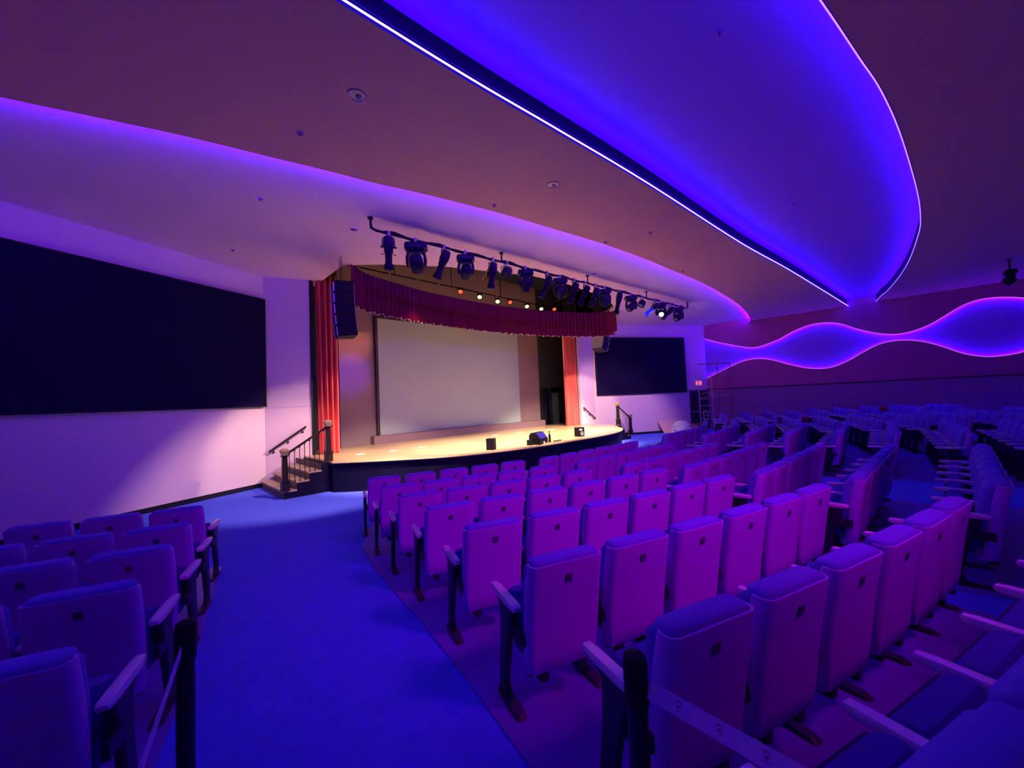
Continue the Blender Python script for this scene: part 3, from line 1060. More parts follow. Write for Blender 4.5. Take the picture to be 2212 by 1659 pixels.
# near wall block and its mirror beneath the wave wall
X0 = [0.39, 0.19, 0.01, -0.19, -0.38, -0.56]
Y0 = [5.84, 4.87, 4.06, 3.25, 2.42, 1.55]
N0 = [5, 4, 4, 3, 3, 2]
h0 = radians(20.5)
rows = []
for k in range(6):
    for i in range(N0[k]):
        x, y = X0[k]-0.555*i*cos(h0), Y0[k]+0.555*i*sin(h0)
        last = i == 0
        seat(x, y, h0, f'purple theatre seat, {ORD[i]} from the blue aisle, {ORD[k]} row, block by the near wall', 'seats in the block by the near wall', last)
    a = (X0[k]-0.555*4.6*cos(h0), Y0[k]+0.555*4.6*sin(h0)-0.25)
    c = (X0[k]+0.37*cos(h0)-0.06, Y0[k]-0.37*sin(h0)-0.25)
    rows.append((a, c))
(ax, ay), (cx, cy) = rows[0]
rows.insert(0, ((ax+.2, ay+0.95), (cx+.2, cy+0.95)))
pad('floor_seating_side', rows)
X5 = X0+[-0.73, -0.9, -1.07]
Y5 = Y0+[0.68, -0.2, -1.05]
rows = []
for k in range(9):
    for i in range(5):
        x, y = X5[k]-0.555*i*cos(h0), Y5[k]+0.555*i*sin(h0)
        if 2*MIR-x > 22.3:
            continue
        seat(2*MIR-x, y, -h0, f'purple theatre seat, {ORD[i]} along the {ORD[k]} row beneath the wave wall', 'seats beneath the wave wall', i == 4)
    a = (2*MIR-X5[k]-0.3, Y5[k]-0.35)
    c = (2*MIR-X5[k]+2.3, Y5[k]+0.55)
    rows.append((a, c))
pad('floor_seating_wave', rows)

# ------------------------------------------------------------------ front light pipe
PA, PB = Vector((3.41, 7.24, 5.47)), Vector((16.30, 6.25, 5.45))


def pipe_at(x):
    t = (x-PA.x)/(PB.x-PA.x)
    return PA+(PB-PA)*t


pr = empty('lighting_pipe', tuple(PA))
tag(pr, 'long black lighting pipe hung below the pale front ceiling', 'pipe')
b = MB()
b.tube([(PA.x, PA.y, CZ-.002), PA+Vector((0, 0, 0.10)), PA+Vector((0.02, 0, 0.03)), PA+Vector((0.10, -0.008, 0)), PB-Vector((0.10, -0.008, 0)), PB+Vector((-0.02, 0, 0.03)), PB+Vector((0, 0, 0.10)), (PB.x, PB.y, CZ-.002)], 0.026, 10)
sub('tube', b, pipe_m, pr)
for x in (PA.x, 6.67, 10.0, 13.26, PB.x):
    p = pipe_at(x)
    b = MB()
    b.cone((p.x, p.y, p.z+0.02), (p.x, p.y, CZ-.002), 0.02, 0.02, 8)
    b.lathe((p.x, p.y, CZ-0.031), (0, 0, 1), [(0, .03), (.008, .055), (.029, .055)], 10)
    sub('dropper', b, pipe_m, pr)
b = MB()
rnd = random.Random(2)
pts = []
for i in range(60):
    x = 3.7+(15.9-3.7)*i/59
    p = pipe_at(x)
    pts.append((p.x, p.y+0.03, p.z+0.02+0.03*sin(i*1.3)+rnd.uniform(-.012, .012)))
b.tube(pts, 0.026, 6)
sub('cable_bundle', b, fix_m, pr)


def clamp_part(root):
    b = MB()
    b.box((0, 0, 0.0), (0.05, 0.085, 0.10))
    b.cone((0, 0.03, -0.05), (0, 0.03, 0.06), 0.009, 0.009, 6)
    b.cone((0, 0, -0.10), (0, 0, -0.04), 0.012, 0.012, 8)
    return b.build('clamp', clamp_m, root)


def ellipsoidal(x, d, label, barrel=None, L=0.62, drop=0.18):
    p = pipe_at(x)
    r = empty('ellipsoidal_spotlight', tuple(p))
    tag(r, label, 'stage light', 'ellipsoidal spotlights on the front pipe')
    d = Vector(d).normalized()
    piv = Vector((0, 0, -drop-0.10))
    side = d.cross(Vector((0, 0, 1))).normalized()
    clamp_part(r)
    b = MB()
    top = Vector((0, 0, -0.09))
    w = 0.115
    b.tube([piv+side*w, piv+side*w+Vector((0, 0, drop*0.9)), top+side*w*0.9, top-side*w*0.9, piv-side*w+Vector((0, 0, drop*0.9)), piv-side*w], 0.011, 6)
    b.build('yoke', fix_m, r)
    rear = piv-d*(L*0.33)
    b = MB()
    b.lathe(rear, d, [(0, .05), (.02, .085), (.10, .102), (.22, .104), (.27, .088), (.30, .082)], 16)
    b.build('lamp_housing', fix_m2, r)
    b = MB()
    b.lathe(rear+d*0.29, d, [(0, .075), (.02, .092), (.035, .092), (.05, .07), (L-.42, .068), (L-.40, .085), (L-.29, .098), (L-.285, .088), (L-.30, .06)], 16)
    b.build('barrel', barrel if barrel else fix_m, r)
    b = MB()
    b.lathe(rear+d*(L-0.03), d, [(0, .075), (.012, .06), (.018, .02)], 16)
    b.build('lens', lens_m if barrel is None else barrel, r)
    b = MB()
    for s in (1, -1):
        b.cone(piv+side*s*0.10, piv+side*s*0.155, 0.018, 0.022, 8)
        b.cone(rear+d*0.36+side*s*0.08, rear+d*0.36+side*s*0.145, 0.006, 0.009, 6)
    b.build('knob', fix_m, r)
    return r


def moving_head(x, d, yaw, label, lens=None, s=1.0):
    p = pipe_at(x)
    r = empty('moving_head_light', tuple(p), yaw)
    tag(r, label, 'stage light', 'moving head lights on the front pipe')
    clamp_part(r)
    b = MB()
    b.loft([rrect(-.19*s, .19*s, -.12*s, .12*s, .05*s, -0.075, 3), rrect(-.205*s, .205*s, -.135*s, .135*s, .06*s, -0.11, 3), rrect(-.205*s, .205*s, -.135*s, .135*s, .06*s, -0.16*s-.02, 3), rrect(-.14*s, .14*s, -.10*s, .10*s, .04*s, -0.20*s-.02, 3)], smooth=False)
    b.build('base', fix_m2, r)
    b = MB()
    zc = -0.44*s
    for sx in (1, -1):
        b.loft([rrect(sx*.145*s-.028, sx*.145*s+.028, -.055*s, .055*s, .02, -0.235*s, 2), rrect(sx*.165*s-.03, sx*.165*s+.03, -.075*s, .075*s, .025, -0.34*s, 2), rrect(sx*.165*s-.028, sx*.165*s+.028, -.07*s, .07*s, .025, zc, 2), rrect(sx*.155*s-.02, sx*.155*s+.02, -.04*s, .04*s, .015, zc-.075*s, 2)], smooth=False)
    b.box((0, 0, -0.235*s), (0.30*s, 0.11*s, 0.05*s))
    b.build('yoke', fix_m2, r)
    R = Matrix.Rotation(-yaw, 3, 'Z')
    dd = R @ Vector(d).normalized()
    c = Vector((0, 0, zc))
    b = MB()
    b.lathe(c-dd*0.17*s, dd, [(0, .06*s), (.02*s, .10*s), (.09*s, .128*s), (.20*s, .130*s), (.30*s, .112*s), (.33*s, .108*s), (.33*s, .09*s), (.31*s, .085*s)], 18)
    b.build('head', fix_m2, r)
    b = MB()
    b.lathe(c+dd*0.135*s, dd, [(0, .088*s), (.012*s, .07*s), (.02*s, .02*s)], 18)
    b.build('lens', lens if lens else lens_m, r)
    return r


def fresnel(x, d, label):
    p = pipe_at(x)
    r = empty('fresnel_light', tuple(p))
    tag(r, label, 'stage light', 'round fresnel lights on the front pipe')
    clamp_part(r)
    d = Vector(d).normalized()
    side = d.cross(Vector((0, 0, 1))).normalized()
    piv = Vector((0, 0, -0.24))
    b = MB()
    b.tube([piv+side*.14, piv+side*.14+Vector((0, 0, .12)), Vector((0, 0, -.08))+side*.06, Vector((0, 0, -.08))-side*.06, piv-side*.14+Vector((0, 0, .12)), piv-side*.14], 0.010, 6)
    b.build('yoke', fix_m, r)
    b = MB()
    b.lathe(piv-d*0.12, d, [(0, .07), (.03, .115), (.14, .128), (.20, .135), (.215, .135), (.215, .115), (.19, .11)], 18)
    b.build('body', fix_m2, r)
    b = MB()
    b.lathe(piv+d*0.06, d, [(0, .11), (.02, .09), (.03, .03)], 16)
    b.build('lens', lens_m, r)
    return r


toS = (0.12, 0.55, -1.0)
ellipsoidal(3.76, (0.10, 0.22, -1.0), 'first fixture on the pipe, black ellipsoidal spotlight at the near end', None, 0.66)
moving_head(4.36, (0.5, 0.55, -0.75), radians(-40), 'second fixture on the pipe, large moving head in a wide yoke', None, 1.12)
ellipsoidal(5.02, (-0.25, 0.40, -1.0), 'third fixture on the pipe, ellipsoidal tilted towards the stage', None, 0.66)
moving_head(5.60, (0.3, 0.6, -0.6), radians(-40), 'fourth fixture on the pipe, stout moving head pointing down')
ellipsoidal(6.38, (0.05, 0.30, -1.0), 'fifth fixture on the pipe, ellipsoidal before the pipe dropper', None, 0.62)
fresnel(6.82, (0.4, 0.7, -0.5), 'sixth fixture on the pipe, round fresnel just past a dropper')
moving_head(7.46, (0.3, 0.5, -0.9), radians(-42), 'seventh fixture on the pipe, moving head lit bluish, over the valance')
ellipsoidal(8.24, (-0.2, 0.5, -1.0), 'eighth fixture on the pipe, dark ellipsoidal over the stage lamps')
moving_head(8.76, (0.3, 0.5, -0.8), radians(-40), 'ninth fixture on the pipe, moving head left of the middle cluster')
ellipsoidal(9.36, (-0.1, 0.5, -1.0), 'tenth fixture on the pipe, first ellipsoidal of the middle cluster')
ellipsoidal(9.86, (-0.1, 0.6, -1.0), 'eleventh fixture on the pipe, second ellipsoidal of the middle cluster')
ellipsoidal(10.34, (-0.15, 0.5, -1.0), 'twelfth fixture on the pipe, third ellipsoidal of the middle cluster')
moving_head(10.80, (0.2, 0.5, -0.9), radians(-40), 'thirteenth fixture on the pipe, moving head beside the black duct')
ellipsoidal(11.56, (-0.12, 0.2, -1.0), 'fourteenth fixture on the pipe, ellipsoidal hanging over the valance end', None, 0.72)
moving_head(12.26, (-0.55, 0.45, -0.6), radians(-46), 'fifteenth fixture on the pipe, moving head tipped towards the stage')
fresnel(12.92, (-0.3, 0.3, -0.6), 'sixteenth fixture on the pipe, small round fresnel before a dropper')
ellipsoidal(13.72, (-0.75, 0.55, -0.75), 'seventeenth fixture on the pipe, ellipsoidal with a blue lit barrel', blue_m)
moving_head(14.18, (-0.72, -0.40, -0.45), radians(-46), 'eighteenth fixture on the pipe, moving head with a bright white lens', lamp_x)
ellipsoidal(14.86, (-0.70, 0.55, -0.75), 'nineteenth fixture on the pipe, ellipsoidal between two moving heads')
moving_head(15.50, (-0.55, 0.45, -0.6), radians(-46), 'twentieth fixture on the pipe, moving head at the far end')

# stage lamps in the loft behind the valance
lp = empty('loft_pipe', (10.0, 12.3, 6.52))
tag(lp, 'thin steel pipe carrying coloured lamps in the stage loft', 'pipe')
b = MB()
b.cone((4.4, 12.3, 6.52), (16.0, 12.3, 6.52), 0.024, 0.024, 8)
sub('tube', b, pipe_m, lp)
for x in (5.3, 6.4, 7.5, 8.4, 9.4, 10.35, 11.34, 12.1, 13.16, 14.16, 15.1):
    sub('pipe_clamp', MB().box((x, 12.28, 6.50), (0.035, 0.06, 0.09)), clamp_m, lp)
for x in (6.6, 9.0, 11.6, 14.0):
    b = MB()
    b.cone((x, 12.3, 6.52), (x, 12.3, 7.85), 0.016, 0.016, 6)
    sub('hanger', b, pipe_m, lp)
LP = [(9.38, 6.30, 'r'), (10.35, 6.24, 'w'), (11.34, 6.20, 'w'), (12.09, 6.28, 'r'), (13.16, 6.24, 'w'), (14.16, 6.26, 'w'), (15.14, 6.38, 'r')]
nm = {'r': 0, 'w': 0}
for x, z, c in LP:
    r = empty('par_lamp', (x, 12.24, z+0.1))
    nm[c] += 1
    tag(r, f"{'red' if c == 'r' else 'yellow white'} glowing par lamp, {ORD[nm[c]-1]} {'red' if c == 'r' else 'white'} one along the loft pipe", 'stage light', 'par lamps in the loft')
    d = Vector((-0.45, -0.55, -0.62)).normalized()
    b = MB()
    b.lathe(-d*0.12, d, [(0, .06), (.03, .10), (.20, .115), (.205, .095), (.17, .09)], 16)
    b.build('can', fix_m, r)
    b = MB()
    b.lathe(d*0.055, d, [(0, .092), (.01, .085), (.02, .03)], 16)
    b.build('lens', lamp_r if c == 'r' else lamp_w, r)
    b = MB()
    b.tube([(0.11, 0, 0), (0.11, 0, 0.14), (-0.11, 0, 0.14), (-0.11, 0, 0)], 0.009, 6)
    b.build('bracket', fix_m, r)
    spot('par_light', (x+d.x*0.2, 12.24+d.y*0.2, z+0.1+d.z*0.2), (x-0.6, 10.2, 0.7), 190 if c == 'w' else 80, (1.0, 0.93, 0.62) if c == 'w' else (1.0, 0.12, 0.05), 70, 0.5, 0.06)

for x_, y_, a_ in [(3.96, 10.79, 3.2), (4.57, 10.72, 2.4), (5.45, 10.53, 2.4), (6.42, 10.59, 2.4), (6.62, 8.21, 5.0), (12.9, 10.9, 3.6), (11.97, 10.95, 2.6), (11.26, 11.15, 2.6), (10.87, 8.85, 4.4), (10.1, 11.3, 2.6)]:
    spot('pin_spot', (x_*0.9+0.9, 11.9, 6.3), (x_, y_, 0.72), 34000, (1.0, 0.9, 0.7), a_, 0.4, 0.01)

# loft clutter: black duct, battens
dk = MB()
dk.box((12.2, 11.2, 7.48), (3.2, 1.6, 0.7))
tag(dk.build('duct', black), 'black rectangular duct up in the stage loft', 'duct')
for i, (x0_, y0_, x1_, y1_, z) in enumerate([(6.0, 9.4, 9.8, 12.1, 6.9), (8.4, 8.6, 10.4, 12.1, 7.0), (4.6, 10.6, 10.4, 12.0, 7.3), (13.9, 8.6, 15.2, 12.1, 6.85)]):
    b = MB()
    b.cone((x0_, y0_, z), (x1_, y1_, z), 0.02, 0.02, 8)
    for t in (0.2, 0.8):
        xx, yy = x0_+(x1_-x0_)*t, y0_+(y1_-y0_)*t
        b.cone((xx, yy, z), (xx, yy, 7.86), 0.01, 0.01, 6)
    tag(b.build('conduit', clamp_m), f'{ORD[i]} slanting steel conduit up in the brown stage loft', 'pipe', 'conduits in the loft')

# line array speakers
def line_array(name, x, y, ztop, yaw, n, label, splay=4.0):
    r = empty(name, (x, y, ztop), yaw)
    tag(r, label, 'speaker')
    pitch = 0
    pos = Vector((0, 0, -0.02))
    h = 0.26
    for i in range(n):
        a = radians(splay*i)
        R = Matrix.Rotation(-a, 3, 'X')
        c = pos+R @ Vector((0, 0, -h/2))
        b = MB()
        # trapezoid cabinet: wide front (-y), narrower rear
        w0, w1, d0_, d1_ = 0.30, 0.24, -0.20, 0.24
        vs = [c+R @ Vector((sx*w, yy, zz)) for zz, k in ((-h/2+.006, .96), (h/2-.006, 1.0)) for w, yy, sx in ((w0, d0_, -1), (w0, d0_, 1), (w1, d1_*k, 1), (w1, d1_*k, -1))]
        b.add(vs, [(3, 2, 1, 0), (4, 5, 6, 7), (0, 1, 5, 4), (1, 2, 6, 5), (2, 3, 7, 6), (3, 0, 4, 7)])
        cab = b.build('cabinet', black, r)
        g = MB()
        g.box(c+R @ Vector((0, -0.207, 0)), (0.57, 0.014, h-.03), rot=R)
        g.build('grille', grille_m, cab)
        k = MB()
        for s in (1, -1):
            k.box(c+R @ Vector((s*0.255, 0.245, 0.0)), (0.03, 0.03, h*0.8), rot=R)
        k.build('rigging', clamp_m, cab)
        pos = pos+R @ Vector((0, 0, -h))
    b = MB()
    b.box((0, 0, 0.0), (0.5, 0.4, 0.035))
    for s in (1, -1):
        b.cone((s*0.15, 0.05, 0), (s*0.15, 0.05, 0.75), 0.008, 0.008, 6)
    b.build('flying_frame', fix_m, r)


line_array('line_array_speaker', 3.80, 9.66, 5.04, radians(76), 5, 'black line array speaker hanging by the near end of the valance', 1.5)
line_array('line_array_speaker', 15.72, 9.95, 5.42, radians(-95), 5, 'line array speaker with pale grille by the far end of the valance', 6.0)

# ------------------------------------------------------------------ ceiling fittings
def downlight(x, y, z, r, label):
    o = empty('downlight', (x, y, z))
    tag(o, label, 'ceiling light', 'recessed downlights')
    b = MB()
    b.lathe((0, 0, -0.012), (0, 0, 1), [(0, r*0.78), (0, r), (.012, r*1.02), (.012, r*.8)], 20, 0, False)
    b.build('trim_ring', ceil_m, o)
    b = MB()
    b.lathe((0, 0, -0.005), (0, 0, 1), [(0, r*.79), (0.002, r*.78), (.003, .001)], 20)
    b.build('reflector', mat_dl, o)
    b = MB()
    b.lathe((r*.15, 0, -0.02), (0, 0, 1), [(0, r*.15), (.006, r*.34), (.014, r*.36)], 14)
    b.build('bulb', recess_m, o)


mat_dl = mat('downlight_cone', (0.12, 0.03, 0.30), 0.25, 0.6)
downlight(1.88, 4.24, SZ, 0.10, 'recessed downlight in the soffit nearest the camera')
downlight(5.05, 3.98, SZ, 0.10, 'recessed downlight in the soffit beside the bright light strip')
downlight(3.37, 7.93, CZ, 0.09, 'recessed downlight in the front ceiling beside the pipe end')
downlight(9.99, 6.49, CZ, 0.09, 'recessed downlight in the front ceiling by the pipe middle')


def sprinkler(x, y, z, label):
    o = empty('sprinkler', (x, y, z))
    tag(o, label, 'sprinkler', 'ceiling sprinklers')
    b = MB()
    b.lathe((0, 0, -0.01), (0, 0, 1), [(0, .032), (.002, .042), (.01, .045)], 14)
    b.build('escutcheon', recess_m, o)
    b = MB()
    b.lathe((0, 0, -0.055), (0, 0, 1), [(.018, .016), (.021, .016), (.023, .006), (.036, .008), (.046, .014)], 10)
    b.build('head', patch_m, o)


for x, y, z, l in [(1.59, 5.31, SZ, 'small sprinkler in the soffit near the first downlight'), (4.75, 5.11, SZ, 'small sprinkler at the soffit edge above the front pipe'),
                   (8.18, 3.83, SZ, 'small sprinkler in the soffit beyond the second downlight'), (7.86, 4.75, SZ, 'small sprinkler at the soffit edge over mid stage'),
                   (11.55, 4.5, SZ, 'small sprinkler at the soffit edge, furthest along'), (1.66, 7.75, CZ, 'small sprinkler in the front ceiling near the soffit curve'),
                   (1.72, 10.65, CZ, 'small sprinkler in the front ceiling above the big side screen'), (4.53, 1.23, RZ, 'small sprinkler in the recess nearest the camera'), (9.93, 1.52, RZ, 'small sprinkler in the recess midway to the wave wall')]:
    sprinkler(x, y, z, l)


def hung_head(x, y, drop, label, s=1.0):
    r = empty('hanging_spotlight', (x, y, SZ))
    tag(r, label, 'stage light')
    b = MB()
    b.cone((0, 0, 0), (0, 0, -drop), 0.022, 0.022, 8)
    b.lathe((0, 0, -0.02), (0, 0, 1), [(0, .04), (.02, .07)], 10)
    b.build('stem', pipe_m, r)
    b = MB()
    b.loft([rrect(-.14*s, .14*s, -.10*s, .10*s, .04*s, -drop+.02, 3), rrect(-.20*s, .20*s, -.13*s, .13*s, .05*s, -drop-.03*s, 3), rrect(-.20*s, .20*s, -.13*s, .13*s, .05*s, -drop-.09*s, 3)], smooth=False)
    b.build('base', fix_m, r)
    b = MB()
    for sx in (1, -1):
        b.loft([rrect(sx*.17*s-.03, sx*.17*s+.03, -.07*s, .07*s, .02, -drop-.09*s, 2), rrect(sx*.18*s-.03, sx*.18*s+.03, -.07*s, .07*s, .02, -drop-.32*s, 2)], smooth=False)
    b.build('yoke', fix_m, r)
    b = MB()
    b.lathe((0, 0.12*s, -drop-.18*s), (0, -0.5, -0.6), [(0, .05*s), (.03*s, .11*s), (.16*s, .13*s), (.26*s, .11*s)], 16)
    b.build('head', fix_m2, r)


hung_head(18.61, -2.17, 0.34, 'dark spotlight hanging from the rear soffit above the wave wall')
hung_head(12.35, -1.90, 0.52, 'dark spotlight hanging from the rear soffit, cut by the frame edge', 1.25)

# ------------------------------------------------------------------ things on the stage edge
mon = empty('stage_monitor', (8.62, 7.78, 0.72), radians(20))
tag(mon, 'dark wedge stage monitor with a blue sheen on the stage lip', 'speaker')
b = MB()
pr_ = [(-.17, 0), (.17, 0), (.17, .14), (.02, .33), (-.12, .33), (-.17, .26)]
n = len(pr_)
b.add([(-.31, -y, z) for y, z in pr_]+[(.31, -y, z) for y, z in pr_], [tuple(range(n)), tuple(reversed(range(n, 2*n)))]+[(i, (i+1) % n, n+(i+1) % n, n+i) for i in range(n)])
b.build('cabinet', fix_m, mon)
MB().box((0, -0.105, 0.24), (0.54, 0.012, 0.21), rot=Matrix.Rotation(radians(-38), 3, 'X')).build('grille', mat('monitor_grille', (0.02, 0.015, 0.22), 0.35, 0.5), mon)
b = MB()
b.box((-.315, -.02, .2), (.012, .1, .06)); b.box((.315, -.02, .2), (.012, .1, .06))
b.build('handle', black, mon)
MB().box((-0.05, -0.19, 0.04), (0.10, 0.012, 0.06)).build('input_plate', white_m, mon)


def box_speaker(x, y, w, d, h, rz, label, plate):
    r = empty('box_speaker', (x, y, 0.72), rz)
    tag(r, label, 'speaker')
    MB().box((0, 0, h/2), (w, d, h)).build('cabinet', fix_m, r)
    b = MB()
    b.lathe((0.02*w, -d/2-.002, h*.36), (0, -1, 0), [(0, h*.24), (.012, h*.24), (.012, h*.19), (.002, h*.16), (.006, .01)], 16)
    b.build('woofer', fix_m2 if not plate else clamp_m, r)
    if plate:
        MB().box((-w*.15, -d/2-.004, h*.76), (w*.5, .008, h*.18)).build('label_plate', white_m, r)
    else:
        MB().box((0, -d/2-.004, h*.8), (w*.5, .008, h*.15)).build('horn', black, r)


box_speaker(10.86, 7.95, 0.25, 0.22, 0.30, radians(-12), 'small black box speaker with a white label plate', True)
box_speaker(6.98, 8.02, 0.20, 0.20, 0.30, radians(25), 'small black box speaker nearest the near end of the stage', False)
box_speaker(8.22, 7.75, 0.16, 0.13, 0.15, radians(15), 'tiny black box beside the stage monitor', False)
bo = empty('bottle', (9.04, 7.72, 0.72))
tag(bo, 'dark slim bottle standing beside the stage monitor', 'bottle')
b = MB()
b.lathe((0, 0, 0), (0, 0, 1), [(0, .035), (.01, .038), (.20, .037), (.25, .016), (.31, .014)], 12)
b.build('body', fix_m2, bo)
b = MB()
b.lathe((0, 0, .31), (0, 0, 1), [(0, .017), (.025, .017)], 10)
b.build('cap', black, bo)
b = MB()
b.tube([(9.12+0.035*i, 7.62+0.05*sin(i*2.1), 0.735+0.02*abs(sin(i*1.7))) for i in range(11)], 0.015, 6)
tag(b.build('cable', black), 'short black cable lying on the stage lip', 'cable')

# ------------------------------------------------------------------ scaffold, board, cloths at the far corner
sf_r = empty('scaffold', (21.4, 7.6, 0))
tag(sf_r, 'narrow steel scaffold tower standing in the far corner', 'scaffold')
E0a, E0b = Vector((21.15, 7.80, 0)), Vector((21.66, 7.34, 0))
dd = Vector((0.72, -0.70, 0)).normalized()
along = Vector((-0.10, -1.0, 0)).normalized()*1.75
nrmv = Vector((0.0, 0, 0))
for e, off in enumerate((Vector((0, 0, 0)), Vector((0.73, -0.70, 0))*1.0)):
    b = MB()
    a0, c0 = E0a+off, E0b+off
    for p in (a0, c0):
        b.cone((p.x, p.y, 0.08), (p.x, p.y, 3.50), 0.022, 0.022, 8)
    for z in (0.32, 0.66, 1.0, 1.34, 1.68, 1.98, 2.34, 2.7, 3.1):
        b.cone((a0.x, a0.y, z), (c0.x, c0.y, z), 0.016, 0.016, 6)
    sub('end_frame', b, yellow_m if e == 0 else deck_m, sf_r)
    for p in (a0, c0):
        w_ = MB()
        w_.lathe((p.x-.02, p.y, 0.055), (1, 0, 0), [(0, .05), (.01, .055), (.03, .055), (.04, .05)], 12)
        sub('caster', w_, black, sf_r)
off = Vector((0.73, -0.70, 0))
for z in (1.66, 3.46):
    b = MB()
    poly = [E0a, E0b, E0b+off, E0a+off]
    a0, c0, c1, a1 = poly
    b.add([(p.x, p.y, z) for p in poly]+[(p.x, p.y, z+.05) for p in poly], [(3, 2, 1, 0), (4, 5, 6, 7), (0, 1, 5, 4), (1, 2, 6, 5), (2, 3, 7, 6), (3, 0, 4, 7)])
    sub('platform', b, deck_m, sf_r)
b = MB()
for p, z0_, z1_ in ((E0a, 3.05, 3.44), (E0b, 3.05, 3.44), (E0a, 1.72, 1.95), (E0b, 1.72, 1.95)):
    b.cone((p.x, p.y, z0_), (p.x+.73, p.y-.70, z1_), 0.013, 0.013, 6)
sub('side_brace', b, ivory, sf_r)
pn = MB()
pc_ = E0a*0.62+E0b*0.38+Vector((-0.03, -0.03, 0))
R_ = Matrix.Rotation(atan2(-0.70, 0.72), 3, 'Z')
for z, h in ((1.06, 0.04), (0.62, 0.04)):
    pn.box((pc_.x, pc_.y, z), (0.22, 0.02, h), rot=R_)
for s in (-1, 1):
    q_ = pc_+R_ @ Vector((s*0.10, 0, 0))
    pn.box((q_.x, q_.y, 0.84), (0.03, 0.02, 0.46), rot=R_)
pn.box((pc_.x, pc_.y, 0.83), (0.20, 0.02, 0.03), rot=R_)
sub('outrigger', pn, white_m, sf_r)

b = MB()
t0 = Vector(fr(3.62, 0.42, 0)); t1 = Vector(fr(5.35, 0.42, 0))
u0 = Vector(fr(3.50, 0.06, 0.60)); u1 = Vector(fr(5.25, 0.06, 0.60))
nv = (t1-t0).cross(u0-t0).normalized()*0.02
if nv.y > 0:
    nv = -nv
b.add([t0, t1, u1, u0, t0+nv, t1+nv, u1+nv, u0+nv], [(3, 2, 1, 0), (4, 5, 6, 7), (0, 1, 5, 4), (1, 2, 6, 5), (2, 3, 7, 6), (3, 0, 4, 7)])
tag(b.build('plywood_sheet', ply_m), 'pale plywood sheet leaning against the far front wall', 'board')


def crumple(name, c, r, m, label, seed, rz=0.0):
    """crumpled cloth: an icosphere folded by ridged noise, flat underneath"""
    bm = bmesh.new()
    bmesh.ops.create_icosphere(bm, subdivisions=5, radius=1.0)
    for v in bm.verts:
        p = v.co.copy()
        q_ = p*1.6+Vector((seed*3.1, seed*1.7, seed))
        q_ = q_*1.5
        f = 1-abs(mnoise.noise(q_))*2.6
        g = 1-abs(mnoise.noise(q_*1.6+Vector((5, 2, 1))))*1.6
        k = 0.62+0.34*f+0.20*g
        v.co = Vector((p.x*r[0]*k, p.y*r[1]*k, max(0.0, p.z*r[2]*k+0.35*r[2])))
    me = bpy.data.meshes.new(name)
    bm.to_mesh(me)
    bm.free()
    me.materials.append(m)
    for p in me.polygons:
        p.use_smooth = True
    o = bpy.data.objects.new(name, me)
    o.location = c
    o.rotation_euler = (0, 0, rz)
    COL.objects.link(o)
    return tag(o, label, 'cloth')


c1 = fr(4.30, 0.95, 0.0)
crumple('cloth_heap', c1, (0.55, 0.32, 0.46), cloth_m, 'crumpled pale drop cloth piled against the plywood', 3, angr)
c2 = fr(5.25, 0.90, 0.0)
crumple('cloth_heap', c2, (0.40, 0.28, 0.34), cloth2_m, 'rust coloured crumpled cloth beside the pale drop cloth', 8, angr)
crumple('cloth_heap', (19.62, 3.20, rake(19.6, 3.2)+0.56), (0.22, 0.12, 0.11), redcloth, 'red cloth lying on a seat near the scaffold end', 5)
crumple('cloth_heap', (19.86, 0.86, rake(19.86, .86)+0.84), (0.24, 0.12, 0.10), redcloth, 'red cloth over a seat back beneath the wave wall', 6)

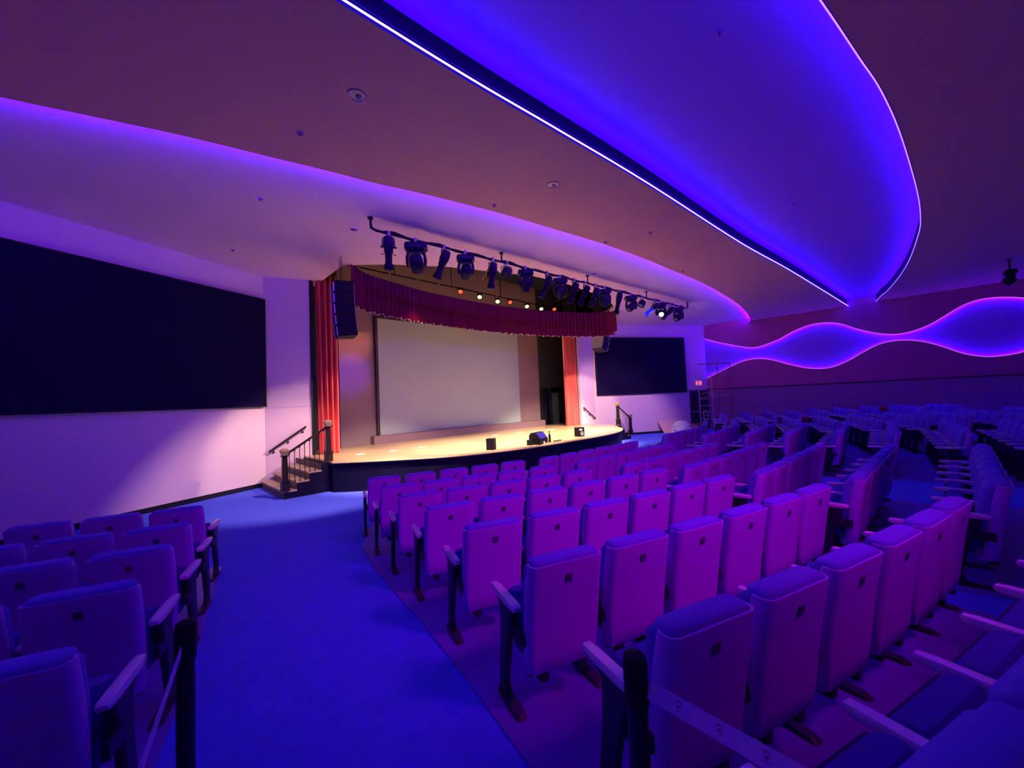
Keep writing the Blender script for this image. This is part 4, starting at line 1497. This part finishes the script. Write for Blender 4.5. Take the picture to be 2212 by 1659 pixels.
# ------------------------------------------------------------------ belt barriers by the aisle
def stanchion(x, y, h, label):
    z = rake(x, y)
    r = empty('barrier_post', (x, y, z))
    tag(r, label, 'barrier post', 'belt barrier posts')
    b = MB()
    b.lathe((0, 0, 0), (0, 0, 1), [(0, .17), (.012, .175), (.03, .16), (.05, .06)], 24)
    b.build('base', post_m, r)
    b = MB()
    b.lathe((0, 0, .05), (0, 0, 1), [(0, .032), (h-.20, .032)], 16)
    b.build('tube', post_m, r)
    b = MB()
    b.lathe((0, 0, h-.16), (0, 0, 1), [(0, .033), (.01, .037), (.13, .037), (.15, .034), (.16, .02)], 16)
    b.build('belt_cassette', black, r)


def belt(p, q, label, marks, twist=0.0):
    p, q = Vector(p), Vector(q)
    d = (q-p)
    L = d.length
    d.normalize()
    s = Vector((-d.y, d.x, 0)).normalized()
    r = empty('barrier_belt', tuple(p))
    tag(r, label, 'belt')
    b = MB()
    n = 12
    ra = []
    for i in range(n+1):
        t = i/n
        c = (q-p)*t-Vector((0, 0, 0.02*4*t*(1-t)))
        e = Vector((0, 0, .019))+s*twist
        m_ = e.cross(d).normalized()*.001
        ra.append([c+e+m_, c+e-m_, c-e-m_, c-e+m_])
    b.loft(ra, smooth=False)
    b.build('webbing', belt_m, r)
    for m in marks:
        t = m/L
        c = d*m-Vector((0, 0, 0.02*4*t*(1-t)))
        mb = MB()
        for dx, dz, w, h in ((0, -.010, .014, .009), (0, .000, .008, .006), (-.003, .010, .012, .0025), (.006, .008, .0025, .007), (-.007, .006, .0035, .0025)):
            for sg in (1, -1):
                e = (Vector((0, 0, .024))+s*twist)/.024
                nv_ = e.cross(d).normalized()
                Rm = Matrix((d, -nv_, e.normalized())).transposed()
                mb.box(c+d*dx+e*dz+nv_*0.0016*sg, (w, .0008, h), rot=Rm)
        mb.build('printed_mark', mark_m, r)


stanchion(1.13, 0.66, 0.98, 'dark belt barrier post beside the near block seats')
belt((1.135, 0.62, 1.105), (1.11, -1.2, 1.10), 'printed violet barrier belt stretching back from the near block post', (0.09, 0.20, 0.31, 0.42, 0.53), 0.014)
stanchion(0.17, 2.14, 0.98, 'dark belt barrier post on the wall side of the aisle')
belt((0.155, 2.11, 1.06), (-0.28, 0.15, 1.06), 'thin violet barrier belt on the wall side of the aisle', (0.6,))
stanchion(1.10, -1.3, 0.98, 'dark belt barrier post behind the near block belt')
stanchion(-0.29, 0.05, 0.98, 'dark belt barrier post behind the wall side belt')
